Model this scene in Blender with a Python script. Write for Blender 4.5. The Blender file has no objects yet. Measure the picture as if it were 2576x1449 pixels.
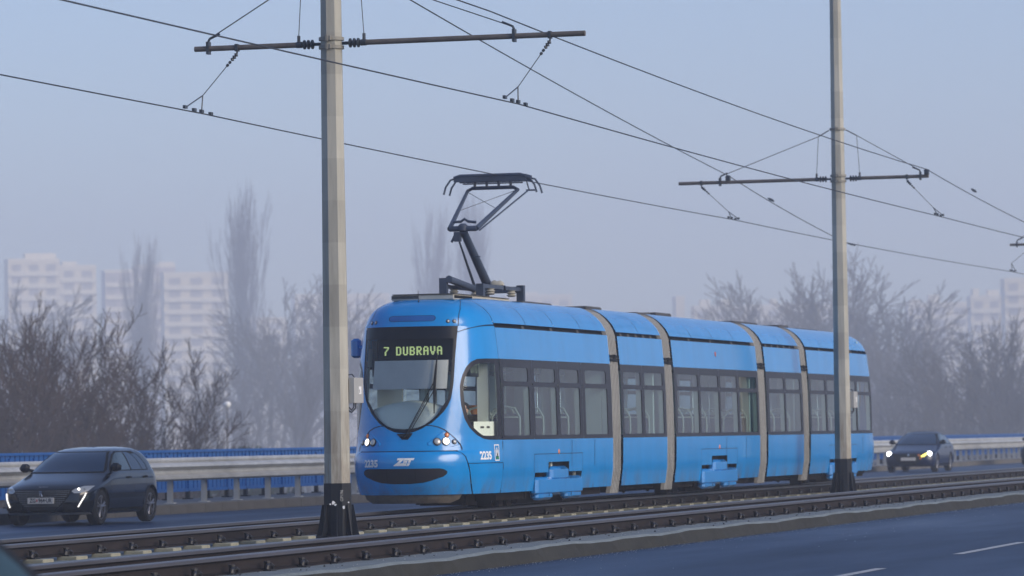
import bpy, bmesh, math, random
import numpy as np
from mathutils import Vector, Matrix
R = math.radians
random.seed(7)
rng = np.random.default_rng(7)
scn = bpy.context.scene
col = scn.collection

# ---------------------------------------------------------------- camera
F_PX, W_PX = 10669.5, 2576.0
YAW, PITCH, ROLL, CAM_H = 15.96, 1.845, 0.873, 1.45
cam_data = bpy.data.cameras.new('camera')
cam_data.sensor_width = 36.0
cam_data.lens = 36.0 * F_PX / W_PX
cam_data.clip_start = 0.5
cam_data.clip_end = 9000
cam = bpy.data.objects.new('camera', cam_data)
col.objects.link(cam)
scn.camera = cam
_fw = Vector((-math.sin(R(YAW)) * math.cos(R(PITCH)), math.cos(R(YAW)) * math.cos(R(PITCH)), math.sin(R(PITCH))))
_q = _fw.to_track_quat('-Z', 'Y').to_matrix().to_4x4()
cam.matrix_world = Matrix.Translation((0, 0, CAM_H)) @ _q @ Matrix.Rotation(R(-ROLL), 4, 'Z')
cam_data.dof.use_dof = True
cam_data.dof.focus_distance = 53.0
cam_data.dof.aperture_fstop = 3.7

# ---------------------------------------------------------------- sky, sun, exposure
SUN_EL, SUN_AZ = 20.0, 104.0      # azimuth measured clockwise from +Y (the direction of the track)
world = bpy.data.worlds.new('World')
scn.world = world
world.use_nodes = True
wn = world.node_tree
wn.nodes.clear()
w_out = wn.nodes.new('ShaderNodeOutputWorld')
w_bg = wn.nodes.new('ShaderNodeBackground')
w_sky = wn.nodes.new('ShaderNodeTexSky')
w_sky.sky_type = 'NISHITA'
w_sky.sun_disc = False
w_sky.sun_elevation = R(SUN_EL)
w_sky.sun_rotation = R(SUN_AZ)
w_sky.air_density = 1.0
w_sky.dust_density = 0.4
w_sky.ozone_density = 4.0
w_bg.inputs['Strength'].default_value = 0.12
w_tint = wn.nodes.new('ShaderNodeMix')
w_tint.data_type = 'RGBA'
w_tint.blend_type = 'MULTIPLY'
w_tint.inputs['Factor'].default_value = 1.0
w_tint.inputs['B'].default_value = (1.03, 0.985, 1.10, 1)     # cold lavender winter air
wn.links.new(w_sky.outputs[0], w_tint.inputs['A'])
wn.links.new(w_tint.outputs['Result'], w_bg.inputs[0])
wn.links.new(w_bg.outputs[0], w_out.inputs[0])

sun_d = bpy.data.lights.new('sun', 'SUN')
sun_d.energy = 3.4
sun_d.angle = R(38.0)
sun_d.color = (1.0, 0.87, 0.70)
sun = bpy.data.objects.new('sun', sun_d)
col.objects.link(sun)
_sd = Vector((math.sin(R(SUN_AZ)) * math.cos(R(SUN_EL)), math.cos(R(SUN_AZ)) * math.cos(R(SUN_EL)), math.sin(R(SUN_EL))))
sun.rotation_euler = _sd.to_track_quat('Z', 'Y').to_euler()
sun.location = (20, 20, 60)

scn.view_settings.view_transform = 'Standard'
scn.view_settings.look = 'None'
scn.view_settings.exposure = 0.37
scn.view_settings.gamma = 1.0
scn.view_settings.use_curve_mapping = False
scn.render.engine = 'CYCLES'
cy = scn.cycles
cy.max_bounces = 9
cy.transparent_max_bounces = 24
cy.volume_bounces = 3
cy.glossy_bounces = 4
cy.diffuse_bounces = 3
cy.transmission_bounces = 6
cy.use_denoising = True
cy.sample_clamp_indirect = 6.0
cy.caustics_reflective = False
cy.caustics_refractive = False

# ---------------------------------------------------------------- helpers
def zb(s):
    """height of the bridge deck at distance s along the track (a gentle crest)"""
    e = s - 60.0
    if s <= 95:
        return -0.0017 * e - 2.935e-5 * e * e
    return -0.0595 - 0.03595 - 0.0031 * (s - 95)

def P(u, s, z):
    """u metres to the left of the camera line, s metres along, z above the track bed"""
    return (-u, s, z + zb(s))

def tag(o, label=None, cat=None, group=None, kind=None):
    if label: o['label'] = label
    if cat: o['category'] = cat
    if group: o['group'] = group
    if kind: o['kind'] = kind
    return o

def empty(name, loc=(0, 0, 0), rz=0.0):
    o = bpy.data.objects.new(name, None)
    col.objects.link(o)
    o.location = loc
    o.rotation_euler = (0, 0, rz)
    o.empty_display_size = 0.3
    return o

class MB:
    def __init__(self):
        self.v, self.f, self.m = [], [], []
    def add(self, vs, fs, mi=0):
        n = len(self.v)
        self.v.extend([tuple(p) for p in vs])
        self.f.extend([tuple(i + n for i in f) for f in fs])
        self.m.extend([mi] * len(fs))
        return self
    def box(self, x0, x1, y0, y1, z0, z1, mi=0, bev=0.0):
        if bev <= 0:
            vs = [(x0, y0, z0), (x1, y0, z0), (x1, y1, z0), (x0, y1, z0), (x0, y0, z1), (x1, y0, z1), (x1, y1, z1), (x0, y1, z1)]
            return self.add(vs, [(0, 3, 2, 1), (4, 5, 6, 7), (0, 1, 5, 4), (1, 2, 6, 5), (2, 3, 7, 6), (3, 0, 4, 7)], mi)
        b = bev
        vs = []
        for z, i in ((z0, b), (z0 + b, 0), (z1 - b, 0), (z1, b)):
            a0, a1, c0, c1 = x0 + i, x1 - i, y0 + i, y1 - i
            vs += [(a0 + b, c0, z), (a1 - b, c0, z), (a1, c0 + b, z), (a1, c1 - b, z), (a1 - b, c1, z), (a0 + b, c1, z), (a0, c1 - b, z), (a0, c0 + b, z)]
        fs = [tuple(range(7, -1, -1)), tuple(range(24, 32))]
        for r in range(3):
            for k in range(8):
                a, c = r * 8 + k, r * 8 + (k + 1) % 8
                fs.append((a, c, c + 8, a + 8))
        return self.add(vs, fs, mi)
    def tube(self, pts, r, n=8, cap=True, mi=0, r2=None):
        pts = [Vector(p) for p in pts]
        m = len(pts)
        rs = [r + ((r2 if r2 is not None else r) - r) * i / (m - 1) for i in range(m)] if not isinstance(r, (list, tuple)) else r
        base = len(self.v)
        prev = None
        for i, p in enumerate(pts):
            d = (pts[min(i + 1, m - 1)] - pts[max(i - 1, 0)]).normalized()
            if prev is None:
                a = Vector((0, 0, 1)) if abs(d.z) < 0.9 else Vector((1, 0, 0))
                e1 = d.cross(a).normalized()
            else:
                e1 = (prev - d * prev.dot(d)).normalized()
            prev = e1
            e2 = d.cross(e1)
            for k in range(n):
                t = 2 * math.pi * k / n
                self.v.append(tuple(p + (e1 * math.cos(t) + e2 * math.sin(t)) * rs[i]))
        fs = []
        for i in range(m - 1):
            for k in range(n):
                a, b = base + i * n + k, base + i * n + (k + 1) % n
                fs.append((a, b, b + n, a + n))
        if cap:
            fs.append(tuple(base + k for k in range(n - 1, -1, -1)))
            fs.append(tuple(base + (m - 1) * n + k for k in range(n)))
        self.f.extend(fs)
        self.m.extend([mi] * len(fs))
        return self
    def lathe(self, c, axis, prof, n=20, mi=0, closed=False):
        """prof: (distance along the axis, radius)"""
        c, ax = Vector(c), Vector(axis).normalized()
        a = Vector((0, 0, 1)) if abs(ax.z) < 0.9 else Vector((1, 0, 0))
        e1 = ax.cross(a).normalized()
        e2 = ax.cross(e1)
        vs = [c + ax * t + (e1 * math.cos(2 * math.pi * k / n) + e2 * math.sin(2 * math.pi * k / n)) * max(r, 1e-4) for t, r in prof for k in range(n)]
        fs = []
        m = len(prof)
        for i in range(m - 1 + (1 if closed else 0)):
            for k in range(n):
                p0, p1 = i * n + k, i * n + (k + 1) % n
                q0, q1 = ((i + 1) % m) * n + k, ((i + 1) % m) * n + (k + 1) % n
                fs.append((p0, p1, q1, q0))
        if not closed:
            fs.append(tuple(range(n - 1, -1, -1)))
            fs.append(tuple((m - 1) * n + k for k in range(n)))
        return self.add(vs, fs, mi)
    def extrude(self, prof, ys, bend=True, mi=None, closed=True, cap=True):
        """prof: (x, z) points swept along y through the list ys; mi: one material index per profile edge"""
        n = len(prof)
        base = len(self.v)
        for y in ys:
            dz = zb(y) if bend else 0
            self.v.extend([(x, y, z + dz) for x, z in prof])
        for i in range(len(ys) - 1):
            for k in range(n if closed else n - 1):
                a, b = base + i * n + k, base + i * n + (k + 1) % n
                self.f.append((a, b, b + n, a + n))
                self.m.append(mi[k] if mi else 0)
        if closed and cap:
            self.f.append(tuple(base + k for k in range(n - 1, -1, -1)))
            self.f.append(tuple(base + (len(ys) - 1) * n + k for k in range(n)))
            self.m.extend([0, 0])
        return self
    def mesh(self, name, mats, smooth=False, angle=None):
        me = bpy.data.meshes.new(name)
        me.from_pydata(self.v, [], self.f)
        for m in (mats if isinstance(mats, (list, tuple)) else [mats]):
            me.materials.append(m)
        if any(self.m):
            me.polygons.foreach_set('material_index', self.m)
        if smooth:
            me.polygons.foreach_set('use_smooth', [True] * len(me.polygons))
            if angle:
                me.set_sharp_from_angle(angle=R(angle))
        me.update()
        return me
    def build(self, name, mats, parent=None, smooth=False, angle=None, loc=None):
        o = bpy.data.objects.new(name, self.mesh(name, mats, smooth, angle))
        col.objects.link(o)
        if parent is not None:
            o.parent = parent
        if loc is not None:
            o.location = loc
        return o

def inst(src, parent, loc=None, rot=None, scale=None):
    c = src.copy()
    col.objects.link(c)
    c.parent = parent
    if loc is not None: c.location = loc
    if rot is not None: c.rotation_euler = rot
    if scale is not None: c.scale = scale
    return c

def kids(o):
    return [c for c in bpy.data.objects if c.parent == o]

def copy_tree(o, parent=None):
    c = o.copy()
    col.objects.link(c)
    c.parent = parent
    for ch in kids(o):
        copy_tree(ch, c)
    return c

def spot(mrad, dist):
    """world position at a bearing (milliradians right of the view axis) and a distance"""
    r = mrad * 0.001 * dist
    y = R(YAW)
    return (r * math.cos(y) - dist * math.sin(y), dist * math.cos(y) + r * math.sin(y))

def text_mesh(txt, size, bold=0.0, shear=0.0, ext=0.0, sp=1.0):
    cu = bpy.data.curves.new('txt', 'FONT')
    cu.body = txt; cu.size = size; cu.offset = bold; cu.shear = shear; cu.extrude = ext
    cu.space_character = sp
    cu.align_x = 'CENTER'; cu.align_y = 'CENTER'
    cu.resolution_u = 3
    ob = bpy.data.objects.new('txt', cu)
    col.objects.link(ob)
    dg = bpy.context.evaluated_depsgraph_get()
    me = bpy.data.meshes.new_from_object(ob.evaluated_get(dg))
    bpy.data.objects.remove(ob); bpy.data.curves.remove(cu)
    vs = [tuple(v.co) for v in me.vertices]; fs = [tuple(p.vertices) for p in me.polygons]
    bpy.data.meshes.remove(me)
    return vs, fs

# ---------------------------------------------------------------- materials
def new_mat(name):
    m = bpy.data.materials.new(name)
    m.use_nodes = True
    nt = m.node_tree
    return m, nt, nt.nodes['Principled BSDF']

def noise(nt, scale, detail=4, rough=0.6, vec=None, stretch=None, dist=0.0):
    n = nt.nodes.new('ShaderNodeTexNoise')
    n.inputs['Scale'].default_value = scale
    n.inputs['Detail'].default_value = detail
    n.inputs['Roughness'].default_value = rough
    n.inputs['Distortion'].default_value = dist
    tc = nt.nodes.new('ShaderNodeTexCoord')
    src = tc.outputs['Object']
    if stretch:
        mp = nt.nodes.new('ShaderNodeMapping')
        mp.inputs['Scale'].default_value = stretch
        nt.links.new(src, mp.inputs[0])
        src = mp.outputs[0]
    nt.links.new(src, n.inputs['Vector'])
    return n

def ramp(nt, src, stops):
    r = nt.nodes.new('ShaderNodeValToRGB')
    e = r.color_ramp.elements
    while len(e) < len(stops):
        e.new(0.5)
    for k, (p, c) in enumerate(stops):
        e[k].position = p
        e[k].color = (c[0], c[1], c[2], 1) if isinstance(c, (tuple, list)) else (c, c, c, 1)
    nt.links.new(src, r.inputs[0])
    return r

def bump(nt, bs, src, strength=0.3, dist=0.01):
    b = nt.nodes.new('ShaderNodeBump')
    b.inputs['Strength'].default_value = strength
    b.inputs['Distance'].default_value = dist
    nt.links.new(src, b.inputs['Height'])
    nt.links.new(b.outputs[0], bs.inputs['Normal'])

def flat(name, c, rough=0.5, metal=0.0, spec=0.5, coat=0.0, var=0.12, scale=3.0, stretch=None, bmp=0.0):
    m, nt, bs = new_mat(name)
    n = noise(nt, scale, 5, 0.65, stretch=stretch)
    lo = tuple(max(0, x * (1 - var)) for x in c)
    hi = tuple(min(1, x * (1 + var)) for x in c)
    r = ramp(nt, n.outputs[0], [(0.3, lo), (0.7, hi)])
    nt.links.new(r.outputs[0], bs.inputs['Base Color'])
    bs.inputs['Roughness'].default_value = rough
    bs.inputs['Metallic'].default_value = metal
    bs.inputs['Specular IOR Level'].default_value = spec
    bs.inputs['Coat Weight'].default_value = coat
    bs.inputs['Coat Roughness'].default_value = 0.08
    if bmp:
        bump(nt, bs, n.outputs[0], bmp, 0.01)
    return m

def emis(name, c, strength):
    m, nt, bs = new_mat(name)
    bs.inputs['Base Color'].default_value = (c[0] * 0.5, c[1] * 0.5, c[2] * 0.5, 1)
    bs.inputs['Emission Color'].default_value = (*c, 1)
    bs.inputs['Emission Strength'].default_value = strength
    bs.inputs['Roughness'].default_value = 0.2
    return m

def glass_mat(name, tint, ior=1.5, rough=0.02):
    m = bpy.data.materials.new(name)
    m.use_nodes = True
    nt = m.node_tree
    nt.nodes.clear()
    out = nt.nodes.new('ShaderNodeOutputMaterial')
    tr = nt.nodes.new('ShaderNodeBsdfTransparent')
    tr.inputs[0].default_value = (*tint, 1)
    gl = nt.nodes.new('ShaderNodeBsdfGlossy')
    gl.inputs['Roughness'].default_value = rough
    gl.inputs[0].default_value = (1, 1, 1, 1)
    fr = nt.nodes.new('ShaderNodeFresnel')
    fr.inputs['IOR'].default_value = ior
    mx = nt.nodes.new('ShaderNodeMixShader')
    nt.links.new(fr.outputs[0], mx.inputs[0])
    nt.links.new(tr.outputs[0], mx.inputs[1])
    nt.links.new(gl.outputs[0], mx.inputs[2])
    nt.links.new(mx.outputs[0], out.inputs[0])
    return m

def paint_mat(name, c, dirt_z=None, rough=0.22):
    """vehicle paint with faint waviness and a film of road dirt that thickens low down on the skirts"""
    m, nt, bs = new_mat(name)
    n1 = noise(nt, 1.1, 6, 0.7, stretch=(1, 1.6, 0.35))
    base = ramp(nt, n1.outputs[0], [(0.25, tuple(x * 0.84 for x in c)), (0.5, c), (0.75, tuple(min(1, x * 1.10) for x in c))])
    colr = base.outputs[0]
    if dirt_z is not None:
        tc = nt.nodes.new('ShaderNodeTexCoord')
        sp = nt.nodes.new('ShaderNodeSeparateXYZ')
        nt.links.new(tc.outputs['Object'], sp.inputs[0])
        mr = nt.nodes.new('ShaderNodeMapRange')
        mr.inputs['From Min'].default_value = dirt_z + (0.38 if dirt_z < 0.6 else 0.9)
        mr.inputs['From Max'].default_value = dirt_z
        nt.links.new(sp.outputs['Z'], mr.inputs['Value'])
        n2 = noise(nt, 2.2, 6, 0.75, stretch=(1, 1, 0.5), dist=0.6)
        r2 = ramp(nt, n2.outputs[0], [(0.42, 0.0), (0.68, 1.0)])
        mu = nt.nodes.new('ShaderNodeMath')
        mu.operation = 'MULTIPLY'
        nt.links.new(mr.outputs[0], mu.inputs[0])
        nt.links.new(r2.outputs[0], mu.inputs[1])
        mu2 = nt.nodes.new('ShaderNodeMath')
        mu2.operation = 'MULTIPLY'
        mu2.inputs[1].default_value = 0.75
        nt.links.new(mu.outputs[0], mu2.inputs[0])
        mix = nt.nodes.new('ShaderNodeMix')
        mix.data_type = 'RGBA'
        nt.links.new(mu2.outputs[0], mix.inputs['Factor'])
        nt.links.new(colr, mix.inputs['A'])
        mix.inputs['B'].default_value = (0.10, 0.085, 0.065, 1)
        colr = mix.outputs['Result']
    nt.links.new(colr, bs.inputs['Base Color'])
    bs.inputs['Roughness'].default_value = rough
    bs.inputs['Coat Weight'].default_value = 0.0 if rough > 0.5 else 0.32
    bs.inputs['Specular IOR Level'].default_value = 0.45
    bs.inputs['Coat Roughness'].default_value = 0.04
    n3 = noise(nt, 0.9, 1, 0.4, stretch=(1, 0.6, 2.2))
    bump(nt, bs, n3.outputs[0], 0.10, 0.02)
    return m

M = {}
M['blue'] = paint_mat('blue_tram_paint', (0.000, 0.228, 0.60), dirt_z=0.38)
M['blue_cover'] = paint_mat('pale_blue_cover_paint', (0.002, 0.215, 0.58), dirt_z=0.1)
M['band'] = flat('dark_window_band', (0.014, 0.014, 0.021), 0.35, spec=0.2, var=0.1)
M['black'] = flat('black_rubber', (0.008, 0.009, 0.011), 0.7, spec=0.2, var=0.2)
M['blackgloss'] = flat('black_gloss', (0.006, 0.009, 0.016), 0.35, spec=0.15, var=0.1)
M['under'] = flat('grimy_underframe', (0.014, 0.011, 0.010), 0.9, spec=0.1, var=0.4, scale=4)
M['valance'] = flat('dusty_valance', (0.085, 0.07, 0.055), 0.75, var=0.5, scale=5)
M['white'] = flat('white_lettering', (0.78, 0.78, 0.78), 0.5, var=0.04)
M['cream'] = flat('cream_cab_plastic', (0.78, 0.84, 0.76), 0.5, var=0.04)
M['liner'] = flat('pale_interior_panel', (0.40, 0.52, 0.52), 0.6, var=0.06)
M['seat'] = flat('dark_blue_seat_shell', (0.014, 0.025, 0.075), 0.5)
M['seatrim'] = flat('pale_seat_rim', (0.55, 0.58, 0.52), 0.5)
M['steel'] = flat('brushed_steel', (0.5, 0.5, 0.5), 0.3, metal=0.9)
M['blind'] = flat('grey_roller_blind', (0.62, 0.62, 0.60), 0.8, var=0.06)
M['orange'] = flat('orange_validator', (0.75, 0.22, 0.04), 0.5)
M['ac'] = flat('off_white_roof_box', (0.42, 0.40, 0.34), 0.6, var=0.15)
M['roofdark'] = flat('dark_roof_deck', (0.06, 0.06, 0.065), 0.7, var=0.3)
M['panto'] = flat('blue_grey_pantograph_paint', (0.035, 0.05, 0.085), 0.45, var=0.25)
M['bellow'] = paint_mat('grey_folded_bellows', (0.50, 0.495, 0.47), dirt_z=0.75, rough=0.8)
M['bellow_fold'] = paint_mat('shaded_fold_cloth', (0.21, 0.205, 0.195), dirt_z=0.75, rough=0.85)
M['bracket'] = flat('grey_bracket', (0.10, 0.095, 0.09), 0.7)
M['lampglass'] = flat('clear_lamp_lens', (0.42, 0.42, 0.40), 0.15, metal=0.2, coat=1.0)
M['amber'] = flat('amber_lamp_lens', (0.75, 0.22, 0.05), 0.2, coat=1.0)
M['red'] = flat('red_marker', (0.4, 0.06, 0.03), 0.3, coat=0.5)
M['headlight'] = emis('headlight_on', (1.0, 0.95, 0.85), 2.5)
M['fang'] = emis('daytime_light_on', (1.0, 0.95, 0.88), 1.2)
M['beam'] = emis('low_beam_on', (0.95, 0.97, 1.0), 6.0)
M['yellowlight'] = emis('yellow_indicator_on', (0.95, 0.8, 0.15), 2.2)
M['led'] = emis('green_yellow_led', (0.60, 0.76, 0.32), 0.45)
M['leddim'] = emis('dim_led', (0.40, 0.50, 0.38), 0.30)
M['glass'] = glass_mat('tram_window_glass', (0.54, 0.68, 0.72), 1.5)
M['windscreen'] = glass_mat('windscreen_glass', (0.96, 0.99, 0.98), 1.28)
M['carglass'] = flat('dark_car_glass', (0.005, 0.020, 0.050), 0.05, coat=0.2, var=0.15)
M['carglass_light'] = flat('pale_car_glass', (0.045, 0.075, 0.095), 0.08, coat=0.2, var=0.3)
M['carglass_teal'] = flat('teal_car_glass', (0.012, 0.035, 0.045), 0.3, spec=0.3, var=0.15)
M['carpaint'] = flat('charcoal_car_paint', (0.003, 0.005, 0.011), 0.25, spec=0.25, coat=0.7, var=0.06)
M['carpaint2'] = flat('navy_car_paint', (0.003, 0.010, 0.040), 0.3, spec=0.25, coat=0.3, var=0.06)
M['carpaint3'] = flat('black_car_paint', (0.006, 0.010, 0.02), 0.45, spec=0.25, coat=0.0, var=0.06)
M['tyre'] = flat('tyre_rubber', (0.016, 0.016, 0.018), 0.85)
M['rim'] = flat('dark_alloy', (0.26, 0.26, 0.28), 0.35, metal=0.7)
M['chrome'] = flat('chrome', (0.6, 0.6, 0.6), 0.18, metal=1.0)
M['silver'] = flat('dull_silver_trim', (0.20, 0.20, 0.20), 0.4, metal=0.3)
M['plate'] = flat('white_number_plate', (0.62, 0.58, 0.52), 0.5, var=0.04)
M['ink'] = flat('black_ink', (0.02, 0.02, 0.02), 0.5)
M['redink'] = flat('red_ink', (0.5, 0.05, 0.04), 0.5)
M['green'] = flat('green_ink', (0.02, 0.22, 0.08), 0.5)

def concrete_pole():
    m, nt, bs = new_mat('weathered_grey_pole')
    n = noise(nt, 1.2, 5, 0.7, stretch=(3, 3, 0.35))
    r = ramp(nt, n.outputs[0], [(0.25, (0.25, 0.242, 0.212)), (0.5, (0.37, 0.36, 0.315)), (0.75, (0.47, 0.455, 0.395))])
    # old paint patches along the height
    tc = nt.nodes.new('ShaderNodeTexCoord')
    sp = nt.nodes.new('ShaderNodeSeparateXYZ')
    nt.links.new(tc.outputs['Object'], sp.inputs[0])
    n2 = nt.nodes.new('ShaderNodeTexNoise')
    n2.noise_dimensions = '1D'
    n2.inputs['Scale'].default_value = 0.9
    n2.inputs['Detail'].default_value = 0
    sn = nt.nodes.new('ShaderNodeMath')
    sn.operation = 'SNAP'
    sn.inputs[1].default_value = 0.55
    nt.links.new(sp.outputs['Z'], sn.inputs[0])
    nt.links.new(sn.outputs[0], n2.inputs['W'])
    r2 = ramp(nt, n2.outputs[0], [(0.4, 0.86), (0.6, 1.1)])
    mx = nt.nodes.new('ShaderNodeMix')
    mx.data_type = 'RGBA'
    mx.blend_type = 'MULTIPLY'
    mx.inputs['Factor'].default_value = 1
    nt.links.new(r.outputs[0], mx.inputs['A'])
    nt.links.new(r2.outputs[0], mx.inputs['B'])
    # dirt rising from the foot
    mr = nt.nodes.new('ShaderNodeMapRange')
    mr.inputs['From Min'].default_value = 2.4
    mr.inputs['From Max'].default_value = 0.6
    nt.links.new(sp.outputs['Z'], mr.inputs['Value'])
    n3 = noise(nt, 2.0, 5, 0.7, stretch=(5, 5, 0.6))
    r3 = ramp(nt, n3.outputs[0], [(0.35, 0.0), (0.65, 1.0)])
    mu = nt.nodes.new('ShaderNodeMath')
    mu.operation = 'MULTIPLY'
    nt.links.new(mr.outputs[0], mu.inputs[0])
    nt.links.new(r3.outputs[0], mu.inputs[1])
    mx2 = nt.nodes.new('ShaderNodeMix')
    mx2.data_type = 'RGBA'
    nt.links.new(mu.outputs[0], mx2.inputs['Factor'])
    nt.links.new(mx.outputs['Result'], mx2.inputs['A'])
    mx2.inputs['B'].default_value = (0.15, 0.115, 0.08, 1)
    nt.links.new(mx2.outputs['Result'], bs.inputs['Base Color'])
    bs.inputs['Roughness'].default_value = 0.62
    bump(nt, bs, n.outputs[0], 0.25, 0.01)
    return m
M['pole'] = concrete_pole()
M['clamp'] = flat('grey_painted_clamp', (0.24, 0.23, 0.20), 0.6)
M['arm'] = flat('brown_grey_arm_tube', (0.115, 0.10, 0.09), 0.6, var=0.25, scale=6)
M['wire'] = flat('dark_wire', (0.03, 0.035, 0.045), 0.5)
M['insul'] = flat('dark_insulator', (0.03, 0.04, 0.055), 0.4)
M['blackpaint'] = flat('chipped_black_paint', (0.006, 0.008, 0.013), 0.5, spec=0.25, var=0.3)
M['boxgrey'] = flat('light_grey_box', (0.36, 0.36, 0.35), 0.5, var=0.05)

def asphalt():
    m, nt, bs = new_mat('asphalt')
    n = noise(nt, 60, 4, 0.8)
    n2 = noise(nt, 0.35, 4, 0.6, stretch=(1, 0.15, 1))
    r = ramp(nt, n.outputs[0], [(0.3, (0.003, 0.017, 0.052)), (0.62, (0.006, 0.032, 0.092)), (0.85, (0.025, 0.065, 0.15))])
    r2 = ramp(nt, n2.outputs[0], [(0.25, 0.62), (0.5, 1.0), (0.75, 1.4)])
    mx = nt.nodes.new('ShaderNodeMix')
    mx.data_type = 'RGBA'
    mx.blend_type = 'MULTIPLY'
    mx.inputs['Factor'].default_value = 1
    nt.links.new(r.outputs[0], mx.inputs['A'])
    nt.links.new(r2.outputs[0], mx.inputs['B'])
    nt.links.new(mx.outputs['Result'], bs.inputs['Base Color'])
    r3 = ramp(nt, n2.outputs[0], [(0.3, 0.62), (0.7, 0.42)])
    nt.links.new(r3.outputs[0], bs.inputs['Roughness'])
    bs.inputs['Specular IOR Level'].default_value = 0.25
    bump(nt, bs, n.outputs[0], 0.35, 0.006)
    return m
M['asphalt'] = asphalt()

def concrete(name, a, b, scale=3.0, stretch=None):
    m, nt, bs = new_mat(name)
    n = noise(nt, scale, 8, 0.75, stretch=stretch)
    n2 = noise(nt, 45, 3, 0.8)
    r = ramp(nt, n.outputs[0], [(0.3, a), (0.7, b)])
    r2 = ramp(nt, n2.outputs[0], [(0.3, 0.8), (0.7, 1.15)])
    mx = nt.nodes.new('ShaderNodeMix')
    mx.data_type = 'RGBA'
    mx.blend_type = 'MULTIPLY'
    mx.inputs['Factor'].default_value = 1
    nt.links.new(r.outputs[0], mx.inputs['A'])
    nt.links.new(r2.outputs[0], mx.inputs['B'])
    nt.links.new(mx.outputs['Result'], bs.inputs['Base Color'])
    bs.inputs['Roughness'].default_value = 0.85
    bump(nt, bs, n2.outputs[0], 0.5, 0.012)
    return m
M['bed'] = concrete('track_bed_concrete', (0.12, 0.145, 0.155), (0.20, 0.235, 0.25), 1.6)
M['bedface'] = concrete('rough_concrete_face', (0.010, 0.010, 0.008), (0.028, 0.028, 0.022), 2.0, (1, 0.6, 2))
M['kerb'] = concrete('kerb_stone', (0.07, 0.066, 0.058), (0.13, 0.12, 0.108), 2.0)
M['pave'] = concrete('pavement_concrete', (0.12, 0.13, 0.14), (0.18, 0.195, 0.205), 1.5)
M['pad'] = concrete('pale_concrete_pad', (0.20, 0.195, 0.14), (0.36, 0.345, 0.26), 5.0)
M['railweb'] = flat('rusty_brown_rail_web', (0.020, 0.0155, 0.0155), 0.8, spec=0.15, var=0.35, scale=3, stretch=(2, 0.4, 2))
M['railhead'] = flat('worn_rail_head', (0.10, 0.095, 0.105), 0.36, metal=0.5, var=0.2, scale=2, stretch=(3, 0.3, 3))
M['clip'] = flat('black_rail_clip', (0.012, 0.012, 0.015), 0.5)
M['boltcap'] = flat('worn_bolt_cap', (0.22, 0.22, 0.22), 0.4, metal=0.5)
M['galv'] = flat('galvanised_steel', (0.45, 0.455, 0.45), 0.5, metal=0.25, var=0.22, scale=1.2)
M['bluerail'] = flat('blue_railing_paint', (0.003, 0.085, 0.32), 0.45, var=0.15)
M['roadpaint'] = flat('worn_white_road_paint', (0.40, 0.41, 0.42), 0.7, var=0.3, scale=12)
M['grit'] = flat('pale_grit', (0.55, 0.55, 0.52), 0.8)
M['grass'] = concrete('winter_grass', (0.045, 0.055, 0.03), (0.09, 0.085, 0.05), 0.05)
M['bark'] = flat('grey_brown_bark', (0.055, 0.043, 0.037), 0.85, var=0.3)
M['barkpale'] = flat('pale_bark', (0.17, 0.15, 0.13), 0.85, var=0.3)
M['twig'] = flat('red_brown_twigs', (0.052, 0.032, 0.026), 0.85, var=0.25)
M['ever'] = flat('dark_evergreen', (0.02, 0.04, 0.03), 0.8, var=0.4)
M['wall_a'] = flat('cream_rendered_wall', (0.84, 0.73, 0.54), 0.85, var=0.08, scale=0.3)
M['wall_b'] = flat('grey_pink_wall', (0.52, 0.44, 0.40), 0.85, var=0.08, scale=0.3)
M['wall_w'] = flat('white_parapet', (0.92, 0.82, 0.64), 0.85, var=0.05, scale=0.3)
M['pane'] = flat('dark_window_pane', (0.40, 0.36, 0.32), 0.4, var=0.2)
# ================================================================ GROUND, ROADS, TRACK BED
YS = [-40, -20, 0, 10, 20] + list(range(25, 131, 5)) + [140, 150, 165, 180, 200, 230, 260, 300, 350, 420]
DROP = -0.18
def strip(name, u0, u1, z, mat, ys=YS, cross=0):
    b = MB()
    prof = [(-u1, z), (-u0, z)]
    b.extrude(prof, ys, closed=False)
    return b.build(name, mat)

g = MB()
NG = 40
gx = np.linspace(-1500, 900, NG); gy = np.linspace(-250, 2250, NG)
for yy in gy:
    for xx in gx:
        g.v.append((float(xx), float(yy), -9.0 + 0.5 * math.sin(xx * 0.02) * math.cos(yy * 0.017)))
for j in range(NG - 1):
    for i in range(NG - 1):
        a = j * NG + i
        g.f.append((a, a + 1, a + NG + 1, a + NG)); g.m.append(0)
tag(g.build('ground', M['grass'], smooth=True), kind='structure')

# deck slab under everything
b = MB()
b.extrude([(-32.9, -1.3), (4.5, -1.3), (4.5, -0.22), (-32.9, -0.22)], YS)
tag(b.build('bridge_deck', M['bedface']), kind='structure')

def fine(a, b_, st):
    out = []; y = a
    while y < b_:
        out.append(y); y += st
    return out + [b_]
tag(strip('near_road', 2.2, 13.6, DROP, M['asphalt']), kind='structure')
tag(strip('far_road', 22.3, 29.8, DROP, M['asphalt']), kind='structure')

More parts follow.
